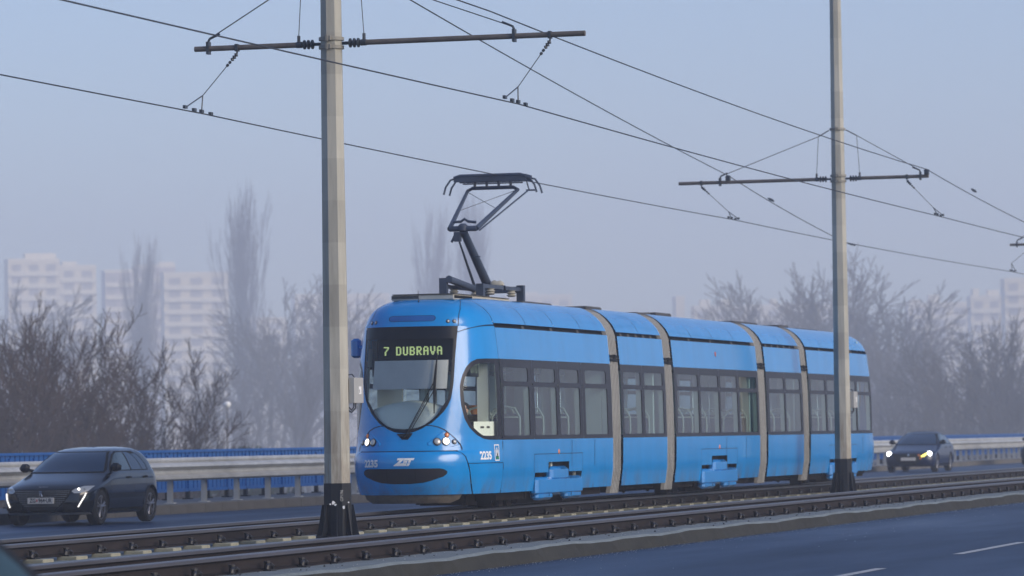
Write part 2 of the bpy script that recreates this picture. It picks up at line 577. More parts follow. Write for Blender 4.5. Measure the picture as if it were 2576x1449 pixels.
# track bed with an uneven poured edge
b = MB()
ysb = [-40, -20, 0, 15] + fine(22, 112, 0.35) + [116, 125, 140, 165, 200, 260, 330, 420]
def wob(y, k):
    return 0.018 * math.sin(y * 1.9 + k) + 0.014 * math.sin(y * 0.73 + 2 * k) + 0.008 * math.sin(y * 5.3 + k)
n = 12
for y in ysb:
    w1, w2 = wob(y, 0), wob(y, 2.1)
    z = zb(y)
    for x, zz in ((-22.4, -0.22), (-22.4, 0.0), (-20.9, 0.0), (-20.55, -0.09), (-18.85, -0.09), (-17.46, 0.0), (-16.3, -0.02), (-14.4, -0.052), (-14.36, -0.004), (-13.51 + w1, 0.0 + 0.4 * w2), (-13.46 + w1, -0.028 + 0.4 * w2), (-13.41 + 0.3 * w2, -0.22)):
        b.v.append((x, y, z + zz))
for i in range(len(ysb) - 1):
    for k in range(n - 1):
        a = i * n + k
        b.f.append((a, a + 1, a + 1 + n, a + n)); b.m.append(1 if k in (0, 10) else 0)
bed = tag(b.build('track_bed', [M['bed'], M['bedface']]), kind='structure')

# far pavement with kerb stones
pav = tag(strip('far_pavement', 30.02, 32.7, 0.0, M['pave']), kind='structure')
k0 = MB().box(-0.17, 0.17, 0.006, 0.994, -0.2, 0.008, bev=0.012)
ks = None
for i in range(72, 118):
    if ks is None:
        ks = k0.build('kerb_stone', M['kerb'], pav); o = ks
    else:
        o = inst(ks, pav)
    o.location = (-29.86, i, zb(i + 0.5) + random.uniform(-0.004, 0.004))
    o.rotation_euler = (0, 0, random.uniform(-0.003, 0.003))
b = MB(); b.extrude([(-30.03, -0.2), (-29.69, -0.2), (-29.69, 0.008), (-30.03, 0.008)], [118, 140, 165, 200, 260, 330, 420])
b.extrude([(-30.03, -0.2), (-29.69, -0.2), (-29.69, 0.008), (-30.03, 0.008)], [-40, 0, 30, 50, 72])
tag(b.build('kerb_run', M['kerb'], pav), kind='stuff')
b = MB(); b.extrude([(-2.2, -0.22), (4.4, -0.22), (4.4, -0.04), (-2.2, -0.04)], YS)
tag(b.build('near_pavement', M['pave']), kind='structure')

# lane markings on the near road
for a, c in ((24.0, 27.0), (30.0, 33.0), (40.9, 45.1), (49.8, 54.6), (60, 64), (69.5, 73.5), (79, 83), (88.5, 92.5)):
    b = MB(); b.extrude([(-8.87, DROP + 0.004), (-8.74, DROP + 0.004)], fine(a, c, 1.0), closed=False)
    tag(b.build('lane_marking', M['roadpaint']), kind='structure')

# grit swept against the foot of the track bed
b = MB()
for i in range(1300):
    s = random.uniform(30, 100)
    u = 13.38 - abs(random.gauss(0, 0.14)) if random.random() < 0.9 else 13.38 - random.uniform(0, 2.2)
    r = random.uniform(0.004, 0.009)
    x, y, z = P(u, s, DROP + 0.004)
    b.add([(x - r, y, z), (x + r, y - r, z), (x + r * .5, y + r, z), (x, y, z + r * 1.3)], [(0, 1, 3), (1, 2, 3), (2, 0, 3)])
for i in range(260):
    s = random.uniform(33, 100); u = random.uniform(13.55, 14.1)
    r = random.uniform(0.004, 0.010)
    x, y, z = P(u, s, 0.0)
    b.add([(x - r, y, z), (x + r, y - r, z), (x + r * .5, y + r, z), (x, y, z + r * 1.3)], [(0, 1, 3), (1, 2, 3), (2, 0, 3)])
tag(b.build('grit', M['grit']), 'pale grit lying along the foot of the track bed', 'grit', kind='stuff')
b = MB()
for i in range(90):
    s = random.uniform(36, 80); u = random.uniform(13.55, 14.1)
    r = random.uniform(0.008, 0.022)
    x, y, z = P(u, s, 0.0)
    b.add([(x - r, y, z), (x + r, y - r, z), (x + r * .5, y + r, z), (x, y, z + r)], [(0, 1, 3), (1, 2, 3), (2, 0, 3)])
tag(b.build('gravel', M['clip']), 'dark gravel crumbs scattered on the concrete ledge beside the rail', 'gravel', kind='stuff')

# ---------------------------------------------------------------- rails
def rail_profile(x, z0):
    pts = [(-.085, 0), (.085, 0), (.085, .014), (.012, .032), (.008, .040), (.008, .125), (.030, .140), (.058, .146),
           (.058, .176), (.052, .182), (.036, .182), (.032, .158), (.004, .158), (.000, .182), (-.050, .186), (-.056, .180), (-.056, .146), (-.030, .138), (-.008, .120), (-.008, .04), (-.012, .032), (-.085, .014)]
    mi = [0] * 7 + [1, 1, 1, 1, 1, 1, 1, 1, 1] + [0] * 6
    return [(x + a, z0 + c) for a, c in pts], mi
ysr = [-30, 0, 20] + fine(25, 130, 2.5) + [140, 150, 165, 180, 200, 240, 300, 400]

clip_b = MB()
clip_b.box(-0.055, 0.075, -0.085, 0.085, 0.0, 0.016)
clip_b.tube([(0.03, -0.095, 0.02), (0.035, -0.085, 0.050), (0.03, -0.05, 0.064), (0.0, -0.028, 0.045)], 0.019, 7)
clip_b.tube([(0.03, 0.095, 0.02), (0.035, 0.085, 0.050), (0.03, 0.05, 0.064), (0.0, 0.028, 0.045)], 0.019, 7)
clip_b.tube([(0.0, 0, 0.01), (0.0, 0, 0.085)], 0.028, 7)
clip_b.tube([(0.0, 0, 0.085), (0.0, 0, 0.100)], 0.036, 7)
clip_b.add([(0.03, -0.015, 0.1006), (0.03, 0.015, 0.1006), (-0.03, 0.015, 0.1006), (-0.03, -0.015, 0.1006)], [(0, 1, 2, 3)], 1)
clip_mesh = clip_b.mesh('rail_clip', [M['clip'], M['boltcap']])
pad_b = MB()
pv = [(-0.20, -0.17), (0.22, -0.17), (0.22, 0.17), (-0.20, 0.17)]
pad_b.box(-0.06, 0.20, -0.16, 0.16, -0.02, 0.048, bev=0.008)
pad_mesh = pad_b.mesh('sleeper_pad', M['pad'])

def link_mesh(name, me, parent, loc, rz=0.0, sc=None):
    o = bpy.data.objects.new(name, me)
    col.objects.link(o)
    o.parent = parent
    o.location = loc
    o.rotation_euler = (0, 0, rz)
    if sc: o.scale = sc
    return o

def track(label, u_near, pads):
    t = empty('tram_track', (-u_near, 60, zb(60)))
    tag(t, label, 'tram track', 'tram tracks on the bridge')
    z0 = -0.046 if pads else -0.006
    for u in (u_near, u_near + 1.055):
        b = MB()
        pr, mi = rail_profile(u_near - u, z0)
        b.extrude(pr, ysr, mi=mi)
        b.v = [(x, y - 60, z - zb(60)) for x, y, z in b.v]
        b.build('rail', [M['railweb'], M['railhead']], t, smooth=True, angle=35)
    s = 36.0 + (0.32 if pads else 0.1)
    while s < 128:
        for du, sd in ((0, 1), (1.055, 1)):
            if s > 104 and du: continue
            if du and pads is False: continue
            dx = random.uniform(-0.006, 0.006)
            link_mesh('rail_clip', clip_mesh, t, (-du + 0.100 + dx, s - 60, zb(s) - zb(60) + z0 + 0.002), random.uniform(-0.08, 0.08))
            if pads:
                link_mesh('sleeper_pad', pad_mesh, t, (-du + 0.10 + dx, s - 60 + 0.03, zb(s) - zb(60) - .093), random.uniform(-0.05, 0.05))
        s += 1.06
    b = MB()
    while s < 240:
        x, y, z = 0.1, s - 60, zb(s) - zb(60)
        b.box(x - .05, x + .07, y - .08, y + .08, z + z0, z + z0 + .06)
        if pads: b.box(x - .2, x + .22, y - .17, y + .17, z - .02, z + .048, mi=1)
        s += 1.06
    tag(b.build('distant_clips', [M['clip'], M['pad']], t), kind='stuff')
    # rail joint
    b = MB().box(0.0083, 0.016, -0.28, 0.28, 0.05, 0.125)
    return t
trackA = track('far tram track the blue tram runs on, rails on pale concrete pads', 19.06, True)
trackB = track('near tram track in front of the poles, beside the concrete ledge and near road', 14.24, False)

# ================================================================ CRASH BARRIER AND BLUE RAILING
bar = empty('crash_barrier', P(30.62, 90, 0))
tag(bar, 'galvanised corrugated crash barrier on short posts along the far pavement', 'crash barrier')
def local(b, o):
    b.v = [(x - o.location.x, y - o.location.y, z - o.location.z) for x, y, z in b.v]
    return b
wprof = [(-.00, .62), (.05, .635), (.14, .655), (.15, .70), (.06, .735), (.0, .755), (.0, .80), (.06, .82), (.15, .86), (.14, .90), (.05, .925), (.0, .94)]
wprof = [(-30.30 + x, .46 + (z - .62) * 1.20) for x, z in wprof]
y = 24.0
while y < 132:
    b = MB()
    ys = [y, y + 1.3, y + 2.6, y + 4.06]
    b.extrude(wprof, ys, closed=False)
    off = 0.004 if int(y / 4) % 2 else 0.0
    b.v = [(a + off, c, d) for a, c, d in b.v]
    o = local(b, bar).build('beam', M['galv'], bar, smooth=True, angle=60)
    y += 4.0
b = MB(); b.extrude(wprof, [132, 150, 170, 200, 250, 300, 400], closed=False)
local(b, bar).build('beam', M['galv'], bar, smooth=True, angle=60)
# round top rail
y = 24.0
while y < 132:
    b = MB(); b.tube([(-30.32, yy, .885 + zb(yy)) for yy in (y, y + 2, y + 3.985)], 0.05, 10)
    local(b, bar).build('top_rail', M['galv'], bar, smooth=True, angle=60)
    y += 4.0
b = MB(); b.tube([(-30.32, yy, .885 + zb(yy)) for yy in (132, 150, 170, 200, 250, 300, 400)], 0.055, 8)
local(b, bar).build('top_rail', M['galv'], bar, smooth=True, angle=60)
pb = MB()
pb.box(-0.055, -0.045, -0.05, 0.05, 0.0, .86)
pb.box(-0.045, 0.045, -0.05, -0.043, 0.0, .86)
pb.box(-0.045, 0.045, 0.043, 0.05, 0.0, .86)
pb.box(0.05, 0.14, -0.04, 0.04, 0.52, 0.80)
pb.box(-0.10, 0.10, -0.09, 0.09, 0.0, 0.02)
pm = pb.mesh('post', M['galv'])
y = 25.0
while y < 300:
    link_mesh('post', pm, bar, (-30.45 - bar.location.x, y - bar.location.y, zb(y) - bar.location.z))
    y += 2.0 if y < 118 else (1.36 if y < 210 else 6)

rail = empty('bridge_railing', P(32.3, 90, 0))
tag(rail, 'bright blue metal railing at the edge of the bridge, behind the crash barrier', 'railing')
b = MB()
slat = MB().box(-0.012, 0.012, -0.092, 0.092, 0.20, 1.03)
sm = slat.mesh('slat', M['bluerail'])
y = 24.0; cnt = 0; far_sl = MB()
while y < 300:
    if 72 < y < 112 or 124 < y < 150:
        link_mesh('slat', sm, rail, (-32.3 - rail.location.x, y - rail.location.y, zb(y) - rail.location.z))
    elif y < 260:
        far_sl.box(-32.312, -32.288, y - .092, y + .092, .20 + zb(y), 1.03 + zb(y))
    y += 0.245
tag(local(far_sl, rail).build('distant_slats', M['bluerail'], rail), kind='stuff')
for z0, z1, w in ((1.025, 1.08, .055), (0.17, 0.24, .04), (0.80, 0.84, .03)):
    b = MB(); b.extrude([(-32.3 - w, z0), (-32.3 + w, z0), (-32.3 + w, z1), (-32.3 - w, z1)], YS)
    local(b, rail).build('handrail' if z0 > .9 else 'rail_bar', M['bluerail'], rail)
fp = MB().box(-0.05, 0.05, -0.06, 0.06, 0.19, 0.97)
fp.box(-0.04, 0.04, -0.05, 0.05, 0.03, 0.19, mi=1)
fp.box(-0.09, 0.09, -0.10, 0.10, 0.0, 0.03, mi=1)
fpm = fp.mesh('railing_post', [M['bluerail'], M['blackpaint']])
y = 24.5
while y < 300:
    link_mesh('railing_post', fpm, rail, (-32.3 - rail.location.x, y - rail.location.y, zb(y) - rail.location.z))
    y += 1.25 if y < 150 else 2.5
# ================================================================ POLES, ARMS, OVERHEAD WIRES
ARM_Z = 6.46
def octa(r, rot=0.0):
    return [(r * math.cos(2 * math.pi * (k + .5) / 8 + rot), r * math.sin(2 * math.pi * (k + .5) / 8 + rot)) for k in range(8)]
def make_pole(s, uL, uR, stayL, stayR, hangL, hangR, box=True, label=''):
    """uL/uR: ends of the cross arm; hang: (u on the arm, knee u, knee z, u of wire, z of wire, s shift)"""
    ux = 17.46
    o = empty('tram_pole', P(ux, s, 0))
    tag(o, label, 'pole', 'overhead wire poles between the tracks')
    rot = R(14)
    b = MB()
    lv = [(0.60, .178), (2.5, .172), (6.3, .148), (12.5, .105)]
    for z, r in lv:
        b.v += [(x, y, z) for x, y in octa(r, rot)]
    for i in range(len(lv) - 1):
        for k in range(8):
            a, c = i * 8 + k, i * 8 + (k + 1) % 8
            b.f.append((a, c, c + 8, a + 8)); b.m.append(0)
    b.f.append(tuple(24 + k for k in range(8))); b.m.append(0)
    b.build('shaft', M['pole'], o)
    b = MB()
    lv = [(0.0, .20), (0.45, .19), (0.71, .187), (0.712, .172)]
    for z, r in lv:
        b.v += [(x, y, z) for x, y in octa(r, rot)]
    for i in range(3):
        for k in range(8):
            a, c = i * 8 + k, i * 8 + (k + 1) % 8
            b.f.append((a, c, c + 8, a + 8)); b.m.append(0)
    b.build('black_base_sleeve', M['blackpaint'], o)
    for k in range(8):
        t = 2 * math.pi * k / 8 + rot
        b = MB()
        vs = []
        for w in (-.008, .008):
            for r, z in ((.18, 0), (.29, 0), (.265, .08), (.205, .43), (.18, .43)):
                vs.append((r * math.cos(t) - w * math.sin(t), r * math.sin(t) + w * math.cos(t), z))
        b.add(vs, [(4, 3, 2, 1, 0), (5, 6, 7, 8, 9)] + [(i, (i + 1) % 5, (i + 1) % 5 + 5, i + 5) for i in range(5)])
        b.build('base_fin', M['blackpaint'], o)
    b = MB()
    b.v += [(x, y, -0.01) for x, y in octa(.30, rot)] + [(x, y, 0.025) for x, y in octa(.30, rot)]
    for k in range(8):
        b.f.append((k, (k + 1) % 8, (k + 1) % 8 + 8, k + 8)); b.m.append(0)
    b.f.append(tuple(range(8, 16))); b.m.append(0)
    b.build('base_plate', M['blackpaint'], o)
    if box:
        bx = MB().box(0.165, 0.245, 0.02, 0.40, 1.75, 2.085, bev=0.006).build('control_box', M['boxgrey'], o)
        MB().box(0.2452, 0.2475, 0.20, 0.30, 1.87, 1.97).build('sticker', M['white'], bx)
        MB().box(0.2476, 0.2482, 0.215, 0.235, 1.885, 1.93).build('sticker_print', M['ink'], bx)
        b = MB()
        b.tube([(0.2, 0.12, 1.75), (0.2, 0.12, 1.70), (0.19, 0.05, 1.66), (0.16, 0.03, 1.70)], 0.010, 6)
        b.tube([(0.2, 0.20, 1.75), (0.2, 0.20, 1.69), (0.18, 0.08, 1.63), (0.15, 0.03, 1.66)], 0.010, 6)
        b.tube([(0.18, 0.25, 2.08), (0.17, 0.15, 2.13), (0.15, 0.05, 2.12)], 0.008, 6)
        b.build('cable', M['wire'], o)
    for z in (ARM_Z + 0.06, ARM_Z - 0.05, ARM_Z + 1.02):
        b = MB(); b.lathe((0, 0, z), (0, 0, 1), [(-.022, .158), (-.022, .166), (.022, .166), (.022, .158)], 20)
        b.build('clamp_band', M['clamp'], o, smooth=True, angle=40)
        b = MB().box(-.03, .05, -.20, -.15, z - .028, z + .028)
        b.box(-.012, .012, -.215, -.2, z - .04, z + .04)
        b.build('clamp_bolt', M['clamp'], o)
    az = ARM_Z - zb(s) * 0
    for sg, uend in ((-1, uL), (1, uR)):      # sg -1: away from the camera line (left), +1: right
        x0, x1 = sg * 0.15, (ux - uend)
        dz = 0.0
        # insulator
        b = MB()
        b.tube([(x0, 0, ARM_Z), (x0 + sg * .09, 0, ARM_Z)], 0.022, 8)
        prof = []
        for k in range(3):
            q = .09 + .055 * k
            prof += [(q, .030), (q + .012, .062), (q + .030, .062), (q + .042, .030)]
        b.lathe((x0, 0, ARM_Z), (sg, 0, 0), prof, 14)
        b.build('insulator', M['insul'], o, smooth=True, angle=40)
        b = MB(); b.tube([(x0 + sg * .25, 0, ARM_Z), (x1, 0, ARM_Z - 0.0)], 0.036, 12)
        b.build('cross_arm', M['arm'], o, smooth=True, angle=40)
        b = MB(); b.tube([(x0 + sg * .255, 0, ARM_Z), (x0 + sg * .33, 0, ARM_Z)], 0.042, 12)
        b.tube([(x0 + sg * .30, 0, ARM_Z + .03), (x0 + sg * .30, 0, ARM_Z + .12)], 0.022, 6)
        b.build('arm_collar', M['insul'], o)
    # stays from the upper clamp down to the arm
    for sg, us in ((-1, stayL), (1, stayR)):
        x1 = ux - us
        top = (sg * .18, 0, ARM_Z + 1.0)
        kn = (sg * .40, 0, ARM_Z + .88)
        b = MB(); b.tube([top, kn], 0.012, 6); b.tube([kn, (x1, 0, ARM_Z + 0.12)], 0.008, 6)
        b.build('stay_wire', M['wire'], o)
        b = MB(); b.tube([kn, (sg * .45, 0, ARM_Z + .10)], 0.006, 5); b.build('dropper', M['wire'], o)
        b = MB(); b.box(x1 - .018, x1 + .018, -.05, .05, ARM_Z - .075, ARM_Z + .09)
        b.tube([(x1, 0, ARM_Z + .09), (x1 - sg * .02, 0, ARM_Z + .13), (x1 - sg * .16, 0, ARM_Z + .19)], 0.017, 6)
        b.build('stay_clamp', M['insul'], o)
    for h in (hangL, hangR):
        ua, uk, zk, uw, zw, ds = h
        a = Vector((ux - ua, 0, ARM_Z)); k = Vector((ux - uk, ds * .5, zk)); 
        b = MB()
        b.box(a.x - .02, a.x + .02, -.045, .045, ARM_Z - .05, ARM_Z + .045)
        d = (k - Vector((a.x, 0, ARM_Z - .08))); L = d.length; d.normalize()
        st = Vector((a.x, 0, ARM_Z - .08))
        b.tube([(a.x, 0, ARM_Z - .04), tuple(st)], 0.012, 6)
        prof = [(0, .014), (.02, .034), (.04, .014), (.06, .034), (.08, .014), (.10, .030), (.12, .012)]
        b.lathe(tuple(st), tuple(d), prof, 8)
        for q in (0.15, 0.20):
            c = st + d * q
            b.lathe(tuple(c - d * .022), tuple(d), [(0, .008), (.01, .020), (.034, .020), (.044, .008)], 6)
        b.build('hanger_insulator', M['insul'], o)
        b = MB(); b.tube([tuple(st + d * .2), tuple(k)], 0.006, 5); b.build('hanger_wire', M['wire'], o)
        b = MB()
        w1 = Vector((ux - uw, ds, zw)); w2 = Vector((ux - uw, ds - .62 * (1 if ds <= 0.3 else -1), zw + .015))
        b.tube([tuple(k), tuple(w1)], 0.009, 5); b.tube([tuple(k), tuple(w2)], 0.009, 5)
        for w in (w1, w2, w1 + Vector((0, .35, -.01)), w1 + Vector((0, -.28, .0))):
            b.box(w.x - .018, w.x + .018, w.y - .045, w.y + .045, w.z - .012, w.z + .03)
        b.build('wire_clip', M['insul'], o)
    return o
S1, S2, S3 = 52.63, 85.56, 118.5
pole1 = make_pole(S1, 19.36, 14.02, 19.17, 14.97, (18.77, 19.24, 5.84, 19.24, 5.62, -0.1), (14.49, 14.93, 5.80, 14.93, 5.60, 0.0),
                  label='large grey tram pole in front of the tram nose, small box on its side')
pole2 = make_pole(S2, 20.83, 15.58, 19.95, 15.75, (20.35, 19.83, 5.86, 19.81, 5.73, 0.4), (16.03, 15.53, 5.82, 15.48, 5.68, 0.4),
                  label='grey tram pole further back, rising before the rear of the tram')
pole3 = make_pole(S3, 19.30, 14.1, 19.10, 14.9, (18.7, 19.3, 5.95, 19.32, 5.74, 0.4), (14.5, 15.0, 5.95, 15.0, 5.74, 0.4), box=False,
                  label='third tram pole, only the end of its arm showing at the right edge')
for uu in (19.78, 15.62):
    x = 17.46 - uu
    b = MB(); b.box(x - .045, x + .045, -.05, .05, ARM_Z + .03, ARM_Z + .12); b.lathe((x, 0, ARM_Z + .10), (0, 0, 1), [(0, .05), (.02, .06), (.04, .04)], 8)
    b.build('wire_support', M['insul'], pole2)
# white paint chips on the near pole's sleeve
b = MB()
for x, z, r in ((-.05, .46, .028), (-.02, .43, .02), (.085, .40, .024), (.15, .46, .012), (-.09, .44, .012)):
    # seen from the front: on the facet facing the camera
    t = math.atan2(-1, 0.28)
    cx, cy = 0.192 * math.cos(t), 0.192 * math.sin(t)
    e = Vector((-math.sin(t), math.cos(t), 0))
    p = Vector((cx, cy, z)) + e * x
    vs = []
    for k in range(7):
        a = 2 * math.pi * k / 7; rr = r * random.uniform(.6, 1.1)
        vs.append(p + e * math.cos(a) * rr + Vector((0, 0, math.sin(a) * rr)))
    b.add(vs, [tuple(range(7))])
b.build('paint_chip', M['white'], pole1)
vs, fs = text_mesh('GP196', .055, 0.0)
t = math.atan2(-1, 0.55)
e = Vector((-math.sin(t), math.cos(t), 0)); c0 = Vector((.192 * math.cos(t), .192 * math.sin(t), 0))
b = MB(); b.add([c0 + e * (.02 - y) + Vector((0, 0, .55 + x)) for x, y, z in vs], fs)
b.build('scratched_lettering', M['boxgrey'], pole1)

def wire(name, pts, r, label, cat='overhead wire', group=None, sag=0.0):
    o = empty(name, P(*pts[1]))
    tag(o, label, cat, group)
    out = []
    for (u0, s0, z0), (u1, s1, z1) in zip(pts[:-1], pts[1:]):
        n = 10
        for i in range(n):
            t = i / n
            z = z0 + (z1 - z0) * t - sag * 4 * t * (1 - t)
            out.append(P(u0 + (u1 - u0) * t, s0 + (s1 - s0) * t, z))
    out.append(P(*pts[-1]))
    b = MB(); b.tube(out, r, 6)
    local(b, o).build('cable', M['wire'], o, smooth=True)
    return o
wa = wire('contact_wire', [(18.7, 15, 5.62), (19.24, S1 - .1, 5.60), (19.81, S2 + .4, 5.71), (19.32, S3 + .4, 5.72), (18.7, 152, 5.75), (19.2, 190, 5.8)], 0.009,
          'contact wire above the far track, touched by the tram pantograph', group='overhead wires', sag=0.05)
wb = wire('contact_wire', [(15.35, 15, 5.55), (14.93, S1, 5.58), (15.48, S2 + .4, 5.66), (15.0, S3 + .4, 5.72), (15.5, 152, 5.75), (15.1, 190, 5.8)], 0.009,
          'contact wire above the near track, crossing in front of the first pole', group='overhead wires', sag=0.05)
wc = wire('feeder_wire', [(15.3, 40.0, 7.75), (16.42, S1, 7.02), (19.78, S2, 6.60), (19.75, 98.2, 5.66)], 0.009,
          'slanting feeder wire from upper middle down to the far contact wire', group='overhead wires', sag=0.06)
wd = wire('feeder_wire', [(15.4, 20.0, 7.4), (15.3, S1, 6.80), (15.62, S2, 6.60), (15.25, 106, 5.72)], 0.009,
          'feeder wire resting on the right arm end of the second pole', group='overhead wires', sag=0.10)
def turnbuckle(parent, u, s, z, d=0.16):
    b = MB(); x, y, zz = P(u, s, z)
    b.tube([(x, y - d, zz + .02), (x, y - d * .4, zz + .006), (x, y + d * .4, zz - .006), (x, y + d, zz - .02)], [.012, .03, .03, .012], 7)
    local(b, parent).build('turnbuckle', M['insul'], parent)
turnbuckle(wc, 19.77, 89.6, 6.30, .3); turnbuckle(wd, 15.5, 90.5, 6.42, .3)
b = MB(); x, y, zz = P(19.75, 98.2, 5.67); b.tube([(x, y - .4, zz + .02), (x, y + .4, zz)], .02, 6); local(b, wc).build('junction_clip', M['insul'], wc)
# ================================================================ THE TRAM
def ip(z, t):
    return float(np.interp(z, [a for a, _ in t], [b for _, b in t]))

class Shell:
    """a closed body described by plan outlines stacked over the height z"""
    def __init__(s, yf, yr, W, Df, Dr, n):
        s.yf, s.yr, s.W, s.Df, s.Dr, s.n, s.cache = yf, yr, W, Df, Dr, n, {}
    def row(s, z):
        k = round(z, 4)
        if k in s.cache: return s.cache[k]
        W = ip(z, s.W); yf = ip(z, s.yf); yr = ip(z, s.yr); Df = ip(z, s.Df); Dr = ip(z, s.Dr)
        nf = ip(z, s.n)
        q = np.linspace(0, math.pi / 2, 90)
        X = W * np.sin(q) ** (2 / nf); Y = yf + Df * (1 - np.cos(q) ** (2 / nf))
        X2 = W * np.cos(q) ** (2 / nf); Y2 = yr - Dr * (1 - np.sin(q) ** (2 / nf))
        ys = np.linspace(yf + Df, yr - Dr, 8)[1:-1]
        X = np.concatenate([X, np.full(6, W), X2]); Y = np.concatenate([Y, ys, Y2])
        A = np.concatenate([[0], np.cumsum(np.hypot(np.diff(X), np.diff(Y)))])
        s.cache[k] = (X, Y, A)
        return s.cache[k]
    def ax(s, z, x):
        """arc position on the front half at lateral x (signed)"""
        X, Y, A = s.row(z)
        i = int(np.argmax(X)); 
        return math.copysign(float(np.interp(abs(x), X[:i + 1], A[:i + 1])), x)
    def axr(s, z, x):
        X, Y, A = s.row(z)
        i = len(X) - 90
        return float(np.interp(-abs(x), -X[i:], A[i:]))
    def ay(s, z, y):
        X, Y, A = s.row(z)
        return float(np.interp(y, Y, A))
    def end(s, z): return float(s.row(z)[2][-1])
    def pos(s, z, a, off=0.0):
        X, Y, A = s.row(z)
        sg = -1 if a < 0 else 1
        aa = abs(a)
        x = float(np.interp(aa, A, X)); y = float(np.interp(aa, A, Y))
        if off:
            e = 0.02
            x1, y1 = float(np.interp(aa + e, A, X)), float(np.interp(aa + e, A, Y))
            x0, y0 = float(np.interp(max(aa - e, 0), A, X)), float(np.interp(max(aa - e, 0), A, Y))
            dx, dy = x1 - x0, y1 - y0
            L = math.hypot(dx, dy) or 1
            x += dy / L * off; y -= dx / L * off
        return Vector((sg * x, y, z))
    def patch(s, b, zs, bL, bR, ncol=12, off=0.0, mi=0, close_top=False):
        base = len(b.v); rows = []
        for z in zs:
            l, r = bL(z), bR(z)
            for k in range(ncol + 1):
                b.v.append(tuple(s.pos(z, l + (r - l) * k / ncol, off)))
        nz = len(zs)
        for j in range(nz - 1):
            for k in range(ncol):
                a = base + j * (ncol + 1) + k
                b.f.append((a, a + 1, a + ncol + 2, a + ncol + 1)); b.m.append(mi)
        if close_top:
            t = base + (nz - 1) * (ncol + 1); m = len(b.v)
            for k in range(ncol + 1):
                x, y, z = b.v[t + k]
                b.v.append((0, y, z + 0.004))
            for k in range(ncol):
                b.f.append((t + k, t + k + 1, m + k + 1, m + k)); b.m.append(mi)
        return b
    def frame(s, z, a):
        p = s.pos(z, a); e1 = (s.pos(z, a + .02) - s.pos(z, a - .02)).normalized()
        e2 = (s.pos(z + .02, a) - s.pos(z - .02, a)).normalized()
        return p, e1, e2, e1.cross(e2).normalized()

def zrange(a, b_, n):
    return [a + (b_ - a) * i / n for i in range(n + 1)]
def zcos(a, b_, n):
    return [a + (b_ - a) * (1 - math.cos(math.pi / 2 * i / n)) for i in range(n + 1)]

TC = 76.16                  # centre of the tram along the track
TIP = [(.25, .22), (.42, .14), (.55, .07), (.7, .03), (.92, 0), (1.02, .035), (1.07, .09), (1.3, .19), (2.93, .62), (3.06, .67), (3.16, .74), (3.24, .84), (3.31, 1.0), (3.36, 1.22), (3.39, 1.6), (3.405, 2.1)]
TW = [(.25, 1.08), (.42, 1.10), (.7, 1.14), (1.2, 1.15), (2.0, 1.135), (2.43, 1.115), (2.93, 1.07), (3.02, 1.04), (3.12, .985), (3.22, .90), (3.30, .80), (3.36, .70), (3.39, .62), (3.405, .55)]
y0 = 60.12 - TC; y1 = TC - 60.12
tram = Shell([(z, y0 + t) for z, t in TIP], [(z, y1 - t) for z, t in TIP], TW, [(0, 2.2), (1.2, 2.2), (2.0, 2.0), (3.36, 2.0), (3.41, 1.6)], [(0, 2.2), (1.2, 2.2), (2.0, 2.0), (3.36, 2.0), (3.41, 1.6)], [(0, 2.5), (1.2, 2.5), (2.0, 3.0), (3.0, 3.0), (3.2, 3.4)])
troot = empty('tram', (-19.605, 78.75, -0.086))
troot.scale = (1.034, 1.034, 1.034)
troot.rotation_euler = (math.atan(-0.0026), 0, 0)
tag(troot, 'bright blue articulated tram standing on the far track, number 2235', 'tram')
L = lambda s: s - TC        # position along the tram from position along the track
B = M['blue']
SEAM = L(61.72)
def tb(b, name, mat, smooth=True, angle=40, parent=None):
    return b.build(name, mat, parent or troot, smooth=smooth, angle=angle)

# -- boundaries on the nose
WSX = [(1.34, 0.0), (1.345, .09), (1.36, .16), (1.40, .26), (1.49, .41), (1.58, .50), (1.66, .57), (1.75, .62), (1.84, .65), (1.95, .67), (2.1, .678), (2.5, .675), (2.94, .68)]
CW = [(1.222, 1.12), (1.226, 1.04), (1.24, 1.0), (1.30, .94), (1.41, .872), (1.54, .82), (1.74, .78), (1.9, .765), (2.03, .757), (2.12, .764), (2.2, .778), (2.32, .815), (2.40, .865), (2.44, .92), (2.448, 1.0), (2.45, 1.06)]
def ws(z, inset=0.0):
    """half width of the windscreen outline at height z"""
    return ip(z, WSX)
FRIT = 0.045
WSL = [(z, x * ip(z, [(1.3, 1.0), (1.66, 1.02), (1.84, 1.06), (2.15, 1.13), (2.94, 1.19)])) for z, x in WSX]
def wsl(z):
    """same on the far side of the cab"""
    return ip(z, WSL)
def wsi(z):
    zz = z
    x = ip(z - 0.05 if z < 1.9 else z, [(a, max(b_ - FRIT, 0)) for a, b_ in WSX]) if z > 1.40 else 0.0
    return x

